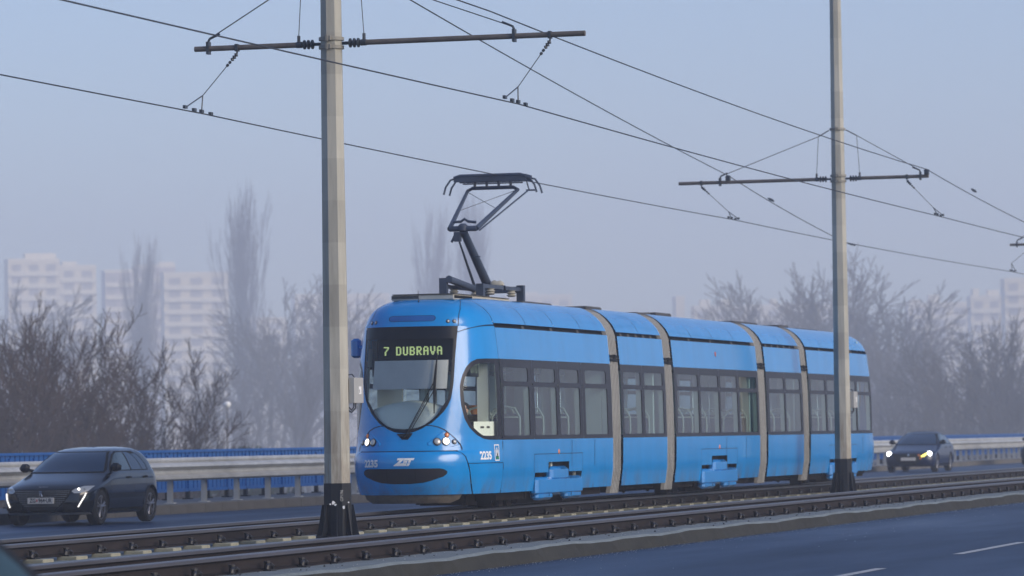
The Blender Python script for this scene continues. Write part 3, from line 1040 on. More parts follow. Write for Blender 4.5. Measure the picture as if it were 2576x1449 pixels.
def nose(kind):
    """build one cab; kind 'front' or 'rear' (mirrored along the tram)"""
    parts = []
    zr_low = zrange(1.075, 1.34, 8)
    zr_mid = [1.34, 1.3425, 1.345, 1.352, 1.36, 1.38, 1.40, 1.43, 1.46, 1.49, 1.54, 1.58, 1.62, 1.66, 1.75, 1.84, 1.95, 2.03, 2.1, 2.2, 2.3, 2.4, 2.5, 2.6, 2.7, 2.8, 2.94]
    seam = lambda z: tram.ay(z, SEAM)
    # column between windscreen and cab side window, both sides, split at the heights the side window spans
    for sg in (-1, 1):
        nm = 'nose_panel'
        b = MB()
        f = (lambda q: q) if sg == 1 else (lambda q: q)
        def pt(zs, l, r, nc, off=0.0):
            if sg == 1: tram.patch(b, zs, l, r, nc, off)
            else: tram.patch(b, zs, lambda z: -r(z), lambda z: -l(z), nc, off)
        pt(zrange(1.075, 1.222, 5), lambda z: 0.0, seam, 40)
        zz = [1.222, 1.224, 1.226, 1.233, 1.24, 1.27, 1.30, 1.34, 1.345, 1.352, 1.36, 1.38, 1.40, 1.41, 1.46, 1.49, 1.54, 1.58, 1.66, 1.74, 1.84, 1.9, 2.03, 2.12, 2.2, 2.32, 2.36, 2.40, 2.42, 2.44, 2.444, 2.448, 2.45]
        wse = lambda z: tram.ax(z, ws(z) if sg == 1 else wsl(z)) if z >= 1.34 else 0.0
        pt(zz, wse, lambda z: tram.ax(z, ip(z, CW)), 24)
        pt([2.45, 2.52, 2.6, 2.7, 2.8, 2.88, 2.92, 2.94], wse, seam, 36)
        o = tb(b, nm, B); parts.append(o)
        # fairing corner above the slot height
        b = MB()
        s_in = lambda z: tram.ax(z, ip(z, [(2.94, .68 if sg == 1 else WSL[-1][1]), (3.1, .67), (3.2, .66), (3.3, .60), (3.36, .52), (3.405, .38)]))
        pt([2.94, 3.0, 3.06, 3.12, 3.16, 3.2, 3.24, 3.28, 3.31, 3.34, 3.36, 3.38, 3.395, 3.405], s_in, seam, 30)
        parts.append(tb(b, 'corner_fairing', B))
        # dark seam line between cap and fairing
        b = MB()
        zsq = [2.94, 3.0, 3.06, 3.12, 3.16, 3.2, 3.24, 3.28, 3.31, 3.34, 3.36, 3.38, 3.395]
        pt(zsq, lambda z: s_in(z) - .006, lambda z: s_in(z) + .006, 1, 0.003)
        parts.append(tb(b, 'seam', M['black']))
    # roof cap above the windscreen
    b = MB()
    zc = [2.94, 3.0, 3.06, 3.12, 3.16, 3.2, 3.24, 3.28, 3.31, 3.34, 3.36, 3.375, 3.39, 3.40, 3.405]
    sx = lambda z: ip(z, [(2.94, .68), (3.1, .67), (3.2, .66), (3.3, .60), (3.36, .52), (3.405, .38)])
    sxl = lambda z: ip(z, [(2.94, WSL[-1][1]), (3.1, .69), (3.2, .66), (3.3, .60), (3.36, .52), (3.405, .38)])
    tram.patch(b, zc, lambda z: -tram.ax(z, sxl(z)), lambda z: tram.ax(z, sx(z)), 40, close_top=True)
    parts.append(tb(b, 'roof_cap', B))
    # bumper and the body below the shut line
    BX = [(.42, .875), (.6, .885), (.75, .89), (.9, .872), (.98, .85), (1.03, .81), (1.055, .76), (1.066, .70)]
    bx = lambda z: tram.ax(z, ip(z, BX))
    b = MB(); tram.patch(b, [.42, .47, .53, .6, .67, .75, .83, .9, .95, .98, 1.01, 1.03, 1.045, 1.055, 1.062], lambda z: -bx(z), bx, 60)
    parts.append(tb(b, 'bumper', B))
    b = MB(); tram.patch(b, [1.058, 1.08], lambda z: -tram.ax(1.06, .74), lambda z: tram.ax(1.06, .74), 40, -0.012)
    for sg in (1, -1):
        zq = [.42, .5, .6, .75, .83, .9, .95, .98, 1.01, 1.03, 1.05, 1.066]
        l = lambda z: bx(z) - .004; r = lambda z: bx(z) + .03
        if sg == 1: tram.patch(b, zq, l, r, 2, -0.012)
        else: tram.patch(b, zq, lambda z: -r(z), lambda z: -l(z), 2, -0.012)
    parts.append(tb(b, 'bumper_gap', M['black']))
    for sg in (1, -1):
        b = MB()
        def pt(zs, l, r, nc, off=0.0):
            if sg == 1: tram.patch(b, zs, l, r, nc, off)
            else: tram.patch(b, zs, lambda z: -r(z), lambda z: -l(z), nc, off)
        pt([.42, .5, .6, .7, .80, .872], lambda z: bx(z) + .028, seam, 16)
        parts.append(tb(b, 'corner_door', B))
        b = MB()
        pt([.882, .9, .95, .98, 1.01, 1.03, 1.05, 1.062, 1.075], lambda z: bx(z) + .022 if z < 1.06 else tram.ax(z, .76), seam, 16)
        parts.append(tb(b, 'corner_panel', B))
        b = MB(); pt([.868, .886], lambda z: bx(z) + .03, seam, 10, -0.006); parts.append(tb(b, 'seam', M['black']))
    # valance
    b = MB()
    prof = [(.42, 0, .0), (.36, .04, .0), (.30, .07, .02)]
    tram_rows = []
    n = 40
    for z, ins, xi in ((.425, .02, 0), (.35, .04, .02), (.29, .10, .10)):
        for k in range(n + 1):
            a = tram.ax(.42, .80 - xi) * (2 * k / n - 1)
            p = tram.pos(.42, a, -ins - .02)
            b.v.append((p.x, p.y, z))
    for j in range(2):
        for k in range(n):
            a = j * (n + 1) + k
            b.f.append((a, a + 1, a + n + 2, a + n + 1)); b.m.append(0)
    b.f.append(tuple(range(2 * (n + 1), 3 * (n + 1)))); b.m.append(0)
    parts.append(tb(b, 'valance', M['valance']))
    # windscreen: dark surround and glass
    b = MB()
    zz = [1.34, 1.342, 1.345, 1.352, 1.36, 1.38, 1.40]
    tram.patch(b, zz, lambda z: -tram.ax(z, wsl(z)), lambda z: tram.ax(z, ws(z)), 24, -0.006)
    zz = [1.40, 1.41, 1.42, 1.44, 1.46, 1.49, 1.54, 1.58, 1.62, 1.66, 1.75, 1.84, 1.95, 2.1, 2.3, 2.5, 2.75]
    inner = lambda z: ip(z, [(1.40, 0.0), (1.405, .10), (1.42, .20), (1.46, .30), (1.54, .41), (1.62, .485), (1.75, .555), (1.84, .61), (1.95, .63), (2.1, .638), (2.5, .638), (2.75, .64)])
    innl = lambda z: max(0.0, inner(z) + (wsl(z) - ws(z)))
    for sg in (1, -1):
        innr = inner if sg == 1 else innl
        l = lambda z: tram.ax(z, innr(z)); r = lambda z: tram.ax(z, ws(z) if sg == 1 else wsl(z))
        if sg == 1: tram.patch(b, zz, l, r, 4, -0.006)
        else: tram.patch(b, zz, lambda z: -r(z), lambda z: -l(z), 4, -0.006)
    tram.patch(b, [2.75, 2.8, 2.88, 2.94], lambda z: -tram.ax(z, wsl(z)), lambda z: tram.ax(z, ws(z)), 24, -0.006)
    parts.append(tb(b, 'windscreen_surround', M['blackgloss']))
    b = MB()
    tram.patch(b, zz, lambda z: -tram.ax(z, innl(z)), lambda z: tram.ax(z, inner(z)), 24, -0.007)
    parts.append(tb(b, 'windscreen', M['windscreen']))
    # cab side window (surround ring and glass), both sides
    CWo = [(z, x) for z, x in CW]
    cwin = lambda z: ip(z, [(1.285, 1.03), (1.29, 1.0), (1.32, .975), (1.41, .915), (1.54, .865), (1.74, .825), (1.9, .809), (2.03, .80), (2.12, .807), (2.2, .823), (2.30, .862), (2.35, .905), (2.37, .94), (2.38, .99)])
    ysr_ = L(61.56)
    for sg in (1, -1):
        b = MB()
        def pt(zs, l, r, nc, off=-0.006):
            if sg == 1: tram.patch(b, zs, l, r, nc, off)
            else: tram.patch(b, zs, lambda z: -r(z), lambda z: -l(z), nc, off)
        o_ = lambda z: tram.ax(z, ip(z, CW)); sm_ = seam
        pt([1.222, 1.224, 1.226, 1.233, 1.24, 1.26, 1.285], o_, sm_, 10)
        zi = [1.285, 1.29, 1.305, 1.32, 1.36, 1.41, 1.47, 1.54, 1.64, 1.74, 1.82, 1.9, 2.03, 2.12, 2.2, 2.25, 2.30, 2.33, 2.35, 2.36, 2.37, 2.38]
        gi = lambda z: tram.ax(z, cwin(z))
        pt(zi, o_, gi, 3); pt(zi, lambda z: tram.ay(z, ysr_), sm_, 3)
        pt([2.38, 2.40, 2.42, 2.44, 2.444, 2.448, 2.45], o_, sm_, 10)
        w = tb(b, 'cab_window', M['band']); parts.append(w)
        b = MB(); pt(zi, gi, lambda z: tram.ay(z, ysr_), 10, -0.009)
        parts.append(tb(b, 'pane', M['windscreen'], parent=w))
    if kind == 'rear':
        for o in parts:
            if o.parent == troot:
                o.scale = (1, -1, 1)
    return parts
nose('front')
nose('rear')
b = MB(); b.box(-.95, .95, L(89.9), L(90.0), .5, 3.2); b.build('rear_cab_wall', M['liner'], troot)

def nose_pt(x, z, off=0.0):
    return tram.pos(z, tram.ax(z, x), off)
def nose_frame(x, z):
    return tram.frame(z, tram.ax(z, x))
def front_patch(name, mat, zs, xl, xr, nc=12, off=0.003):
    b = MB(); tram.patch(b, zs, lambda z: tram.ax(z, xl(z)), lambda z: tram.ax(z, xr(z)), nc, off)
    return tb(b, name, mat)
# bumper grille: three dark inset pads
gl_ = lambda z: ip(z, [(.585, -.13), (.60, -.32), (.63, -.44), (.69, -.60), (.73, -.645), (.77, -.65), (.80, -.61), (.812, -.56)])
gr_ = lambda z: -gl_(z)
zg = [.585, .59, .60, .615, .63, .66, .69, .71, .73, .75, .77, .785, .80, .812]
front_patch('grille', M['black'], zg, gl_, gr_, 30, 0.002)
for a, c in ((-.7, -.225), (-.215, .105 + .11), (.225, .7)):
    zi = [z for z in zg if z > .59]
    front_patch('grille_pad', M['band'], [min(max(z, .602), .80) for z in zi], lambda z: max(a, gl_(z) + .025), lambda z: min(c, gr_(z) - .025), 10, 0.010)
# lamp pods: raised plates with lamps
for sg in (1, -1):
    # shut line arc above the pods
    b = MB()
    pts = [(.30, 1.455), (.40, 1.45), (.50, 1.425), (.58, 1.385), (.66, 1.31), (.72, 1.245), (.775, 1.17), (.80, 1.11), (.805, 1.08)]
    vs = []
    for x, z in pts:
        for d in (-.006, .006):
            vs.append(nose_pt(sg * (x + d * .7), z + d, 0.003))
    b.add(vs, [(2 * i, 2 * i + 1, 2 * i + 3, 2 * i + 2) for i in range(len(pts) - 1)])
    tb(b, 'seam', M['black'])
    b = MB()
    pl = [(.37, 1.155), (.70, 1.13), (.765, 1.16), (.74, 1.22), (.66, 1.31), (.60, 1.355), (.55, 1.36), (.48, 1.29), (.36, 1.19)]
    c = (.58, 1.22)
    vs = [nose_pt(sg * c[0], c[1], .012)] + [nose_pt(sg * (c[0] + (x - c[0]) * .93), c[1] + (z - c[1]) * .93, .012) for x, z in pl] + [nose_pt(sg * x, z, .0) for x, z in pl]
    n = len(pl)
    b.add(vs, [(0, 1 + i, 1 + (i + 1) % n) for i in range(n)] + [(1 + i, 1 + n + i, 1 + n + (i + 1) % n, 1 + (i + 1) % n) for i in range(n)])
    tb(b, 'lamp_pod', B)
    for x, z, r, m in ((.495, 1.205, .052, 'lampglass'), (.605, 1.21, .054, 'headlight'), (.705, 1.20, .034, 'lampglass'), (.61, 1.305, .034, 'amber')):
        p, e1, e2, nn = nose_frame(sg * x, z)
        nn = nn if nn.y < 0 else -nn
        b = MB(); b.lathe(p, nn, [(.0, r * 1.18), (.018, r * 1.18), (.022, r)], 18, mi=1)
        b.lathe(p, nn, [(.018, r), (.028, r * .85), (.034, r * .5), (.036, 0.002)], 18, mi=0)
        tb(b, 'headlight' if r > .04 else 'marker_lamp', [M[m], M['blackgloss']])
    for x in (.545, .625) if sg == 1 else (.60, .68):
        p, e1, e2, nn = nose_frame(sg * x, 3.01)
        nn = nn if nn.y < 0 else -nn
        b = MB(); b.lathe(p, nn, [(.0, .03), (.008, .03), (.010, .024)], 14, mi=1); b.lathe(p, nn, [(.008, .024), (.016, .018), (.02, .002)], 14)
        tb(b, 'upper_marker_lamp', [M['lampglass'], M['blackgloss']])
# recessed vent above the windscreen
zv = [3.015, 3.02, 3.03, 3.045, 3.06, 3.075, 3.09, 3.1, 3.105]
vx = lambda z: .365 - (.045 * (abs(z - 3.06) / .045) ** 3)
front_patch('roof_slot_lip', M['black'], zv, lambda z: -vx(z), vx, 16, 0.002)
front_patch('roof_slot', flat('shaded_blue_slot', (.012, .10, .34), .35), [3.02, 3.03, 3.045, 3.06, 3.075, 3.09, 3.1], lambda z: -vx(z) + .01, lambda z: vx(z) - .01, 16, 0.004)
# small black V at the wiper root
b = MB()
vs = [nose_pt(-.115, 1.335, .006), nose_pt(.14, 1.34, .006), nose_pt(.075, 1.245, .006), nose_pt(-.02, 1.245, .006)]
vs += [v + Vector((0, .03, 0)) for v in vs]
b.add(vs, [(0, 1, 2, 3), (0, 4, 5, 1), (1, 5, 6, 2), (2, 6, 7, 3), (3, 7, 4, 0)])
tb(b, 'wiper_base', M['black'], smooth=False)
wp = MB()
A0, A1 = nose_pt(.02, 1.28, .03), nose_pt(.395, 2.06, .05)
B0, B1 = nose_pt(.07, 1.30, .03), nose_pt(.43, 2.00, .05)
wp.tube([A0, A1], .008, 6); wp.tube([B0, B1], .008, 6); wp.tube([nose_pt(.045, 1.3, .03), nose_pt(.41, 2.04, .05)], .005, 5)
wp.tube([A1, nose_pt(.42, 2.09, .045), B1], .014, 6)
tb(wp, 'wiper_arm', M['black'])
wp = MB()
wp.tube([nose_pt(.435, 1.63, .02), nose_pt(.425, 1.85, .03), nose_pt(.42, 2.08, .04), nose_pt(.425, 2.32, .03), nose_pt(.43, 2.53, .02)], [.008, .016, .024, .016, .006], 7)
tb(wp, 'wiper_blade', M['black'])
# mirror, far side
b = MB()
my = L(61.72)
b.tube([(-1.02, L(61.55), 2.66), (-1.14, my, 2.66)], .03, 7)
b.box(-1.25, -1.10, my - .10, my + .04, 2.50, 2.80, bev=.035)
tb(b, 'mirror', M['blue_cover'])
b = MB(); b.lathe((.0, L(61.15), 3.30), (0, -.1, 1), [(0, .014), (.03, .012), (.04, .004), (.19, .003)], 6)
b.build('antenna', M['black'], troot)

# ---------------------------------------------------------------- lettering helpers
def text_on(txt, size, place, sx=1.0, bold=0.0, name='lettering', mat=None, parent=None, shear=0.0, sp=1.0):
    vs, fs = text_mesh(txt, size, bold, shear, sp=sp)
    b = MB(); b.add([place(x * sx, y) for x, y, z in vs], fs)
    return b.build(name, mat or M['white'], parent or troot)
def on_nose(x0, z0, off=0.004):
    a0 = tram.ax(z0, x0)
    return lambda x, y: tuple(tram.pos(z0 + y, a0 + x, off))
text_on('2235', 0.14, on_nose(-.50, .888), 1.05, 0.007)
def on_side(s0, z0, off=0.004):
    return lambda x, y: tuple(tram.pos(z0 + y, tram.ay(z0 + y, L(s0) + x), off))
text_on('2235', 0.165, on_side(61.13, .985), 1.0, 0.006)
# operator mark: slanted outlined letters
def ribbon(b, pts, w, place, closed=False, mi=0):
    P2 = [Vector(p) for p in pts]
    n = len(P2)
    seg = n if closed else n - 1
    for i in range(seg):
        a, c = P2[i], P2[(i + 1) % n]
        d = (c - a).normalized(); q = Vector((-d.y, d.x)) * w / 2; e = d * w / 2
        b.add([place(*(a - e + q)), place(*(a - e - q)), place(*(c + e - q)), place(*(c + e + q))], [(0, 1, 2, 3)], mi)
text_on('ZET', 0.125, on_nose(.045, .912), 1.15, 0.010, 'operator_logo', shear=0.35, sp=.92)
b = MB(); pl = on_nose(.045, .912)
ribbon(b, [(-.085, .052), (.155, .052)], .012, pl)
ribbon(b, [(-.145, -.052), (.075, -.052)], .012, pl)
b.build('logo_bar', M['white'], troot)
# coat of arms on the side
b = MB(); pl = on_side(61.49, 1.03)
ribbon(b, [(-.075, .115), (.075, .115), (.075, -.115), (-.075, -.115)], .016, pl, True, 0)
for x, h0 in ((-.036, .05), (0, .085), (.036, .05)):
    b.add([pl(x - .012, -.04), pl(x + .012, -.04), pl(x + .012, h0 - .02), pl(x, h0), pl(x - .012, h0 - .02)], [(0, 1, 2, 3, 4)], 0)
b.add([pl(-.05, -.05), pl(.05, -.05), pl(.05, -.01), pl(-.05, -.01)], [(0, 1, 2, 3)], 0)
pl2 = on_side(61.49, 1.03, .006)
b.add([pl2(-.02, -.07), pl2(.02, -.07), pl2(.02, -.015), pl2(0, 0.0), pl2(-.02, -.015)], [(0, 1, 2, 3, 4)], 1)
b.add([pl2(-.06, -.095), pl2(.06, -.095), pl2(.045, -.06), pl2(0, -.048), pl2(-.045, -.06)], [(0, 1, 2, 3, 4)], 2)
b.build('coat_of_arms', [M['white'], M['ink'], M['green']], troot)
# ---------------------------------------------------------------- sides
def sp_(y, z, off=0.0, sg=1):
    p = tram.pos(z, tram.ay(z, y), off)
    return (sg * p.x, p.y, p.z)
def side_rect(b, ya, yb, zs, ny=4, off=0.0, sg=1, mi=0):
    base = len(b.v)
    for z in zs:
        for k in range(ny + 1):
            b.v.append(sp_(ya + (yb - ya) * k / ny, z, off, sg))
    for j in range(len(zs) - 1):
        for k in range(ny):
            a = base + j * (ny + 1) + k
            b.f.append((a, a + 1, a + ny + 2, a + ny + 1)); b.m.append(mi)
def rrect(ya, yb, za, zb_, r, n=5):
    pts = []
    for cy_, cz, a0 in ((yb - r, zb_ - r, 0), (ya + r, zb_ - r, 90), (ya + r, za + r, 180), (yb - r, za + r, 270)):
        for k in range(n + 1):
            a = R(a0 + 90 * k / n)
            pts.append((cy_ + r * math.cos(a), cz + r * math.sin(a)))
    return pts
def ring(b, outer, inner, sg, mi=0, depth=0.009):
    """flat frame between an outer rectangle and an inner rounded one, with a reveal"""
    (ya, yb, za, zb_), pts = outer, inner
    cy_, cz = sum(p[0] for p in pts) / len(pts), sum(p[1] for p in pts) / len(pts)
    out = []
    n = len(pts); q = n // 4
    corners = [(yb, zb_), (ya, zb_), (ya, za), (yb, za)]
    for i, (y, z) in enumerate(pts):
        k = i // q; j = i % q
        c = corners[k]
        y_s, z_s = (c[0], z) , (y, c[1])
        t = j / (q - 1)
        # first half of each corner goes along one edge, second along the other
        if k in (0, 2):
            o = (c[0], z + (c[1] - z) * min(1, 2 * t)) if t <= .5 else (c[0] + (y - c[0]) * (2 * t - 1), c[1])
        else:
            o = (y + (c[0] - y) * min(1, 2 * t), c[1]) if t <= .5 else (c[0], c[1] + (z - c[1]) * (2 * t - 1))
        out.append(o)
    base = len(b.v)
    b.v += [sp_(y, z, 0, sg) for y, z in out] + [sp_(y, z, 0, sg) for y, z in pts] + [sp_(y, z, -depth, sg) for y, z in pts]
    for i in range(n):
        j = (i + 1) % n
        b.f.append((base + i, base + j, base + n + j, base + n + i)); b.m.append(mi)
        b.f.append((base + n + i, base + n + j, base + 2 * n + j, base + 2 * n + i)); b.m.append(mi)

WIN = [
    [(61.735, 63.42, 61.82, 63.20), (63.425, 64.91, 63.50, 64.78), (64.915, 66.37, 64.99, 66.20), (66.375, 68.25, 66.55, 67.95)],
    [(68.9, 70.37, 69.04, 70.27), (70.375, 72.0, 70.47, 71.82)],
    [(72.65, 74.52, 72.82, 74.45), (74.525, 76.11, 74.60, 76.05), (76.115, 77.65, 76.18, 77.58), (77.655, 79.4, 77.74, 79.25)],
    [(80.1, 81.76, 80.32, 81.70), (81.765, 83.4, 81.83, 83.20)],
    [(84.05, 85.74, 84.2, 85.66), (85.745, 87.4, 85.82, 87.32), (87.405, 88.89, 87.48, 88.82), (88.895, 90.59, 88.97, 90.42)],
]
SEC = [(61.728, 68.25), (68.9, 72.0), (72.65, 79.4), (80.1, 83.4), (84.05, 90.592)]
BEL = [(68.25, 68.9), (72.0, 72.65), (79.4, 80.1), (83.4, 84.05)]
BOG = [64.85, 76.0, 87.35]
FAIR = [[61.728, 63.35, 65.0, 66.62, 68.25], [68.9, 70.45, 72.0], [72.65, 74.3, 75.98, 77.7, 79.4], [80.1, 81.75, 83.4], [84.05, 85.7, 87.35, 89.0, 90.592]]
NC = 1.4  # half length of the bogie cut-out
for sg in (1, -1):
    for wi, ws_ in enumerate(WIN):
        for (a, c, pa, pc) in ws_:
            b = MB()
            ya, yb = L(a), L(c)
            up = rrect(L(pa) + .03, L(pc) - .03, 2.11, 2.325, .06)
            lo = rrect(L(pa), L(pc), 1.285, 2.035, .04)
            ring(b, (ya, yb, 1.222, 2.072), lo, sg)
            ring(b, (ya, yb, 2.072, 2.448), up, sg)
            w = tb(b, 'window', M['band'], angle=30)
            b = MB(); side_rect(b, L(pa), L(pc), [1.285, 1.5, 1.8, 2.035], 1, -0.007, sg); tb(b, 'pane', M['glass'], parent=w)
            b = MB(); side_rect(b, L(pa) + .03, L(pc) - .03, [2.11, 2.22, 2.325], 1, -0.007, sg); tb(b, 'hopper_pane', M['glass'], parent=w)
    for i, (a, c) in enumerate(SEC):
        # upper blue panel
        b = MB(); side_rect(b, L(a), L(c), [2.45, 2.6, 2.75, 2.88, 2.925], 8, 0, sg)
        # return lip of the slot
        base = len(b.v)
        for k in range(9):
            y = L(a) + (L(c) - L(a)) * k / 8
            b.v += [sp_(y, 2.925, 0, sg), sp_(y, 2.925, -.10, sg)]
        for k in range(8):
            b.f.append((base + 2 * k, base + 2 * k + 2, base + 2 * k + 3, base + 2 * k + 1)); b.m.append(0)
        tb(b, 'upper_panel', B)
        # skirt, with the bogie cut-out
        bog = [q for q in BOG if a < q < c]
        b = MB(); zt = 1.22
        if not bog:
            side_rect(b, L(a), L(c), [.42, .55, .7, .85, 1.0, 1.1, zt], 6, 0, sg)
        else:
            q = bog[0]
            side_rect(b, L(a), L(q - NC), [.42, .55, .7, .85, .86, 1.0, 1.1, zt], 4, 0, sg)
            side_rect(b, L(q + NC), L(c), [.42, .55, .7, .85, .86, 1.0, 1.1, zt], 4, 0, sg)
            side_rect(b, L(q - NC), L(q + NC), [.86, 1.0, 1.1, zt], 4, 0, sg)
            side_rect(b, L(q - NC), L(q - .62), [.70, .78, .86], 2, 0, sg)
            side_rect(b, L(q + .62), L(q + NC), [.70, .78, .86], 2, 0, sg)
            for y0_, y1_, z_ in ((q - NC, q - .62, .70), (q - .62, q + .62, .86), (q + .62, q + NC, .70)):
                s0 = len(b.v)
                b.v += [sp_(L(y0_), z_, 0, sg), sp_(L(y1_), z_, 0, sg), sp_(L(y1_), z_, -.06, sg), sp_(L(y0_), z_, -.06, sg)]
                b.f.append((s0, s0 + 1, s0 + 2, s0 + 3)); b.m.append(0)
        tb(b, 'skirt_panel', B)
        # vertical and bogie panel seams
        b = MB()
        xs = []
        if bog:
            q = bog[0]
            side_rect(b, L(q - 1.45), L(q - 1.442), [.70, .85, .99], 1, .002, sg); side_rect(b, L(q + 1.442), L(q + 1.45), [.70, .85, .99], 1, .002, sg)
            side_rect(b, L(q - 1.45), L(q + 1.45), [.984, .992], 6, .002, sg)
        for q_ in ((a, a + 3.9, c - 1.2) if c - a > 4 else (a,)):
            side_rect(b, L(q_), L(q_) + .016, [.42, .8, 1.2], 1, .002, sg)
        tb(b, 'panel_seam', M['black'])
        # slot bars behind the gap
        b = MB(); side_rect(b, L(a), L(c), [2.90, 2.96, 3.02], 8, -.09, sg); tb(b, 'slot_back', M['black'])
        FL = FAIR[i]
        for k in range(len(FL) - 1):
            for fr in ((0.0,) if k else ()) + (() if i in (0, 2, 4) else (.33, .66)):
                yq = L(FL[k] + (FL[k + 1] - FL[k]) * fr)
                b = MB(); side_rect(b, yq - .07, yq + .07, [2.935, 2.985], 1, -.06, sg)
                tb(b, 'slot_bracket', M['bracket'])
            b = MB()
            zf = [2.995, 3.02, 3.07, 3.12, 3.17, 3.22, 3.26, 3.30, 3.33, 3.36, 3.378, 3.39]
            side_rect(b, L(FL[k]) + .010, L(FL[k + 1]) - .010, zf, 3, 0, sg)
            s0 = len(b.v)
            for q in range(4):
                y = L(FL[k]) + .005 + (L(FL[k + 1]) - L(FL[k]) - .01) * q / 3
                b.v += [sp_(y, 2.995, 0, sg), sp_(y, 2.995, -.08, sg)]
            for q in range(3):
                b.f.append((s0 + 2 * q, s0 + 2 * q + 2, s0 + 2 * q + 3, s0 + 2 * q + 1)); b.m.append(0)
            tb(b, 'roof_fairing', B)
            if k:
                b = MB(); side_rect(b, L(FL[k]) - .013, L(FL[k]) + .013, zf, 1, -.004, sg); tb(b, 'fairing_seam', M['black'])
        if i == 0 and sg == 1:
            # slot running out in a curved groove on the cab
            b = MB()
            pts = [(61.72, 2.962, .02), (61.45, 2.955, .016), (61.25, 2.935, .012), (61.05, 2.90, .010), (60.90, 2.85, .010), (60.87, 2.82, .012)]
            vs = []
            for s_, z_, w_ in pts:
                vs += [tram.pos(z_ - w_ / 2, tram.ay(z_, L(s_)), .012), tram.pos(z_ + w_ / 2, tram.ay(z_, L(s_)), .012)]
            b.add(vs, [(2 * k, 2 * k + 1, 2 * k + 3, 2 * k + 2) for k in range(len(pts) - 1)])
            tb(b, 'slot_groove', M['black'])
    # bogie covers
    for q in BOG:
        b = MB()
        def lump(ya, yb, za, zb_, x0, x1, bv):
            b.box(min(sg * x0, sg * x1), max(sg * x0, sg * x1), ya, yb, za, zb_, bev=bv)
        lump(L(q) - 1.36, L(q) + 1.36, .34, .63, 1.02, 1.17, .045)
        lump(L(q) - 1.30, L(q) - .42, .27, .40, 1.02, 1.155, .04)
        lump(L(q) + .42, L(q) + 1.30, .27, .40, 1.02, 1.155, .04)
        lump(L(q) - .50, L(q) + .50, .56, .79, 1.02, 1.175, .05)
        o = b.build('bogie_cover', M['blue_cover'], troot, smooth=True, angle=40)
        b = MB()
        for dy in (-.66, .66): b.box(sg * 1.159 - .003, sg * 1.159 + .003, L(q) + dy - .006, L(q) + dy + .006, .32, .62)
        b.box(sg * 1.162 - .003, sg * 1.162 + .003, L(q) - 1.25, L(q) + 1.25, .475, .487)
        b.build('cover_seam', M['band'], o)
        b = MB(); b.lathe((sg * 1.14, L(q) + .0, 1.02), (sg, 0, 0), [(0, .045), (.012, .04), (.018, .002)], 12)
        b.build('side_reflector', M['amber'], troot)
for sg, y_, z_ in ((1, 76.0, 2.72),):
    b = MB(); b.lathe((sg * 1.085, L(y_), z_), (sg, 0, 0), [(0, .05), (.012, .045), (.018, .002)], 12); b.build('side_lamp', M['red'], troot)

# bellows
for a, c in BEL:
    b = MB()
    n = 6
    prof = []
    for k in range(n):
        w_ = (L(c) - L(a) - .07); a_ = L(a) + .02
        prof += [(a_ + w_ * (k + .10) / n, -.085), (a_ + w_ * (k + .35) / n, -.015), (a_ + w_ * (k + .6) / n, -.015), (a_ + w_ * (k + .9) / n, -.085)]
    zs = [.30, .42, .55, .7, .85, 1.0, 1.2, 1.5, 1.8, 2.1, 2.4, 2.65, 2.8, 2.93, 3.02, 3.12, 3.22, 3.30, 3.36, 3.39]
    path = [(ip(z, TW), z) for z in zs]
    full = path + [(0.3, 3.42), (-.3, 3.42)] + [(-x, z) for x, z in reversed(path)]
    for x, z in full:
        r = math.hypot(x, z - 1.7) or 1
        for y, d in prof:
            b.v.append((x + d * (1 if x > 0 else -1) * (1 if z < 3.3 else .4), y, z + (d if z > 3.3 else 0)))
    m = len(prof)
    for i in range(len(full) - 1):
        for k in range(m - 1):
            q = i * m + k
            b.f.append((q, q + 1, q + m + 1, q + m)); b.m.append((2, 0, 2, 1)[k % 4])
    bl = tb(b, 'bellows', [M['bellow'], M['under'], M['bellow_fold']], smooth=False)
    b = MB()
    for sg in (1, -1):
        side_rect(b, L(a) - .01, L(c) + .01, [.42, .8, 1.2, 2.0, 2.45, 2.93, 3.12, 3.25, 3.34], 2, -.13, sg)
    tb(b, 'bellows_backing', M['black'])
    for sg in (1, -1):
        b = MB()
        for z in (2.52, 2.58):
            x = ip(z, TW)
            b.box(sg * (x - .01) - .02, sg * (x - .01) + .02, L(a) + .03, L(c) - .03, z - .022, z + .022)
        b.box(sg * 1.10 - .02, sg * 1.10 + .02, (L(a) + L(c)) / 2 - .05, (L(a) + L(c)) / 2 + .05, 2.49, 2.61)
        b.build('bellows_clasp', M['black'], bl)

# roof equipment
MB().box(-.66, .66, L(61.9), L(90.4), 3.24, 3.33).build('roof_deck', M['roofdark'], troot)
b = MB().box(-.50, .50, L(61.35), L(64.4), 3.35, 3.435, bev=.015)
ac = b.build('air_conditioner', M['ac'], troot)
b = MB()
for k in range(34):
    y = L(61.36) + k * .028
    b.box(.501, .506, y, y + .012, 3.375, 3.42)
b.build('louvre', M['black'], ac)
b = MB()
for k in range(34):
    x = -.48 + k * .0125
    b.box(x, x + .006, L(61.35) - .006, L(61.35) - .001, 3.375, 3.42)
b.build('louvre', M['black'], ac)
MB().box(-.48, .51, L(61.33), L(64.35), 3.438, 3.447).box(-.30, .51, L(62.5), L(62.6), 3.447, 3.455).build('lid', M['roofdark'], ac)
for a, c, h in ((65.5, 67.2, 3.44), (69.4, 70.4, 3.46), (72.9, 73.9, 3.44), (74.3, 75.4, 3.47), (80.4, 82.6, 3.45), (84.6, 85.5, 3.46), (86.4, 88.5, 3.43)):
    MB().box(-.50, .42, L(a), L(c), 3.331, h, bev=.02).build('roof_box', M['roofdark'], troot)

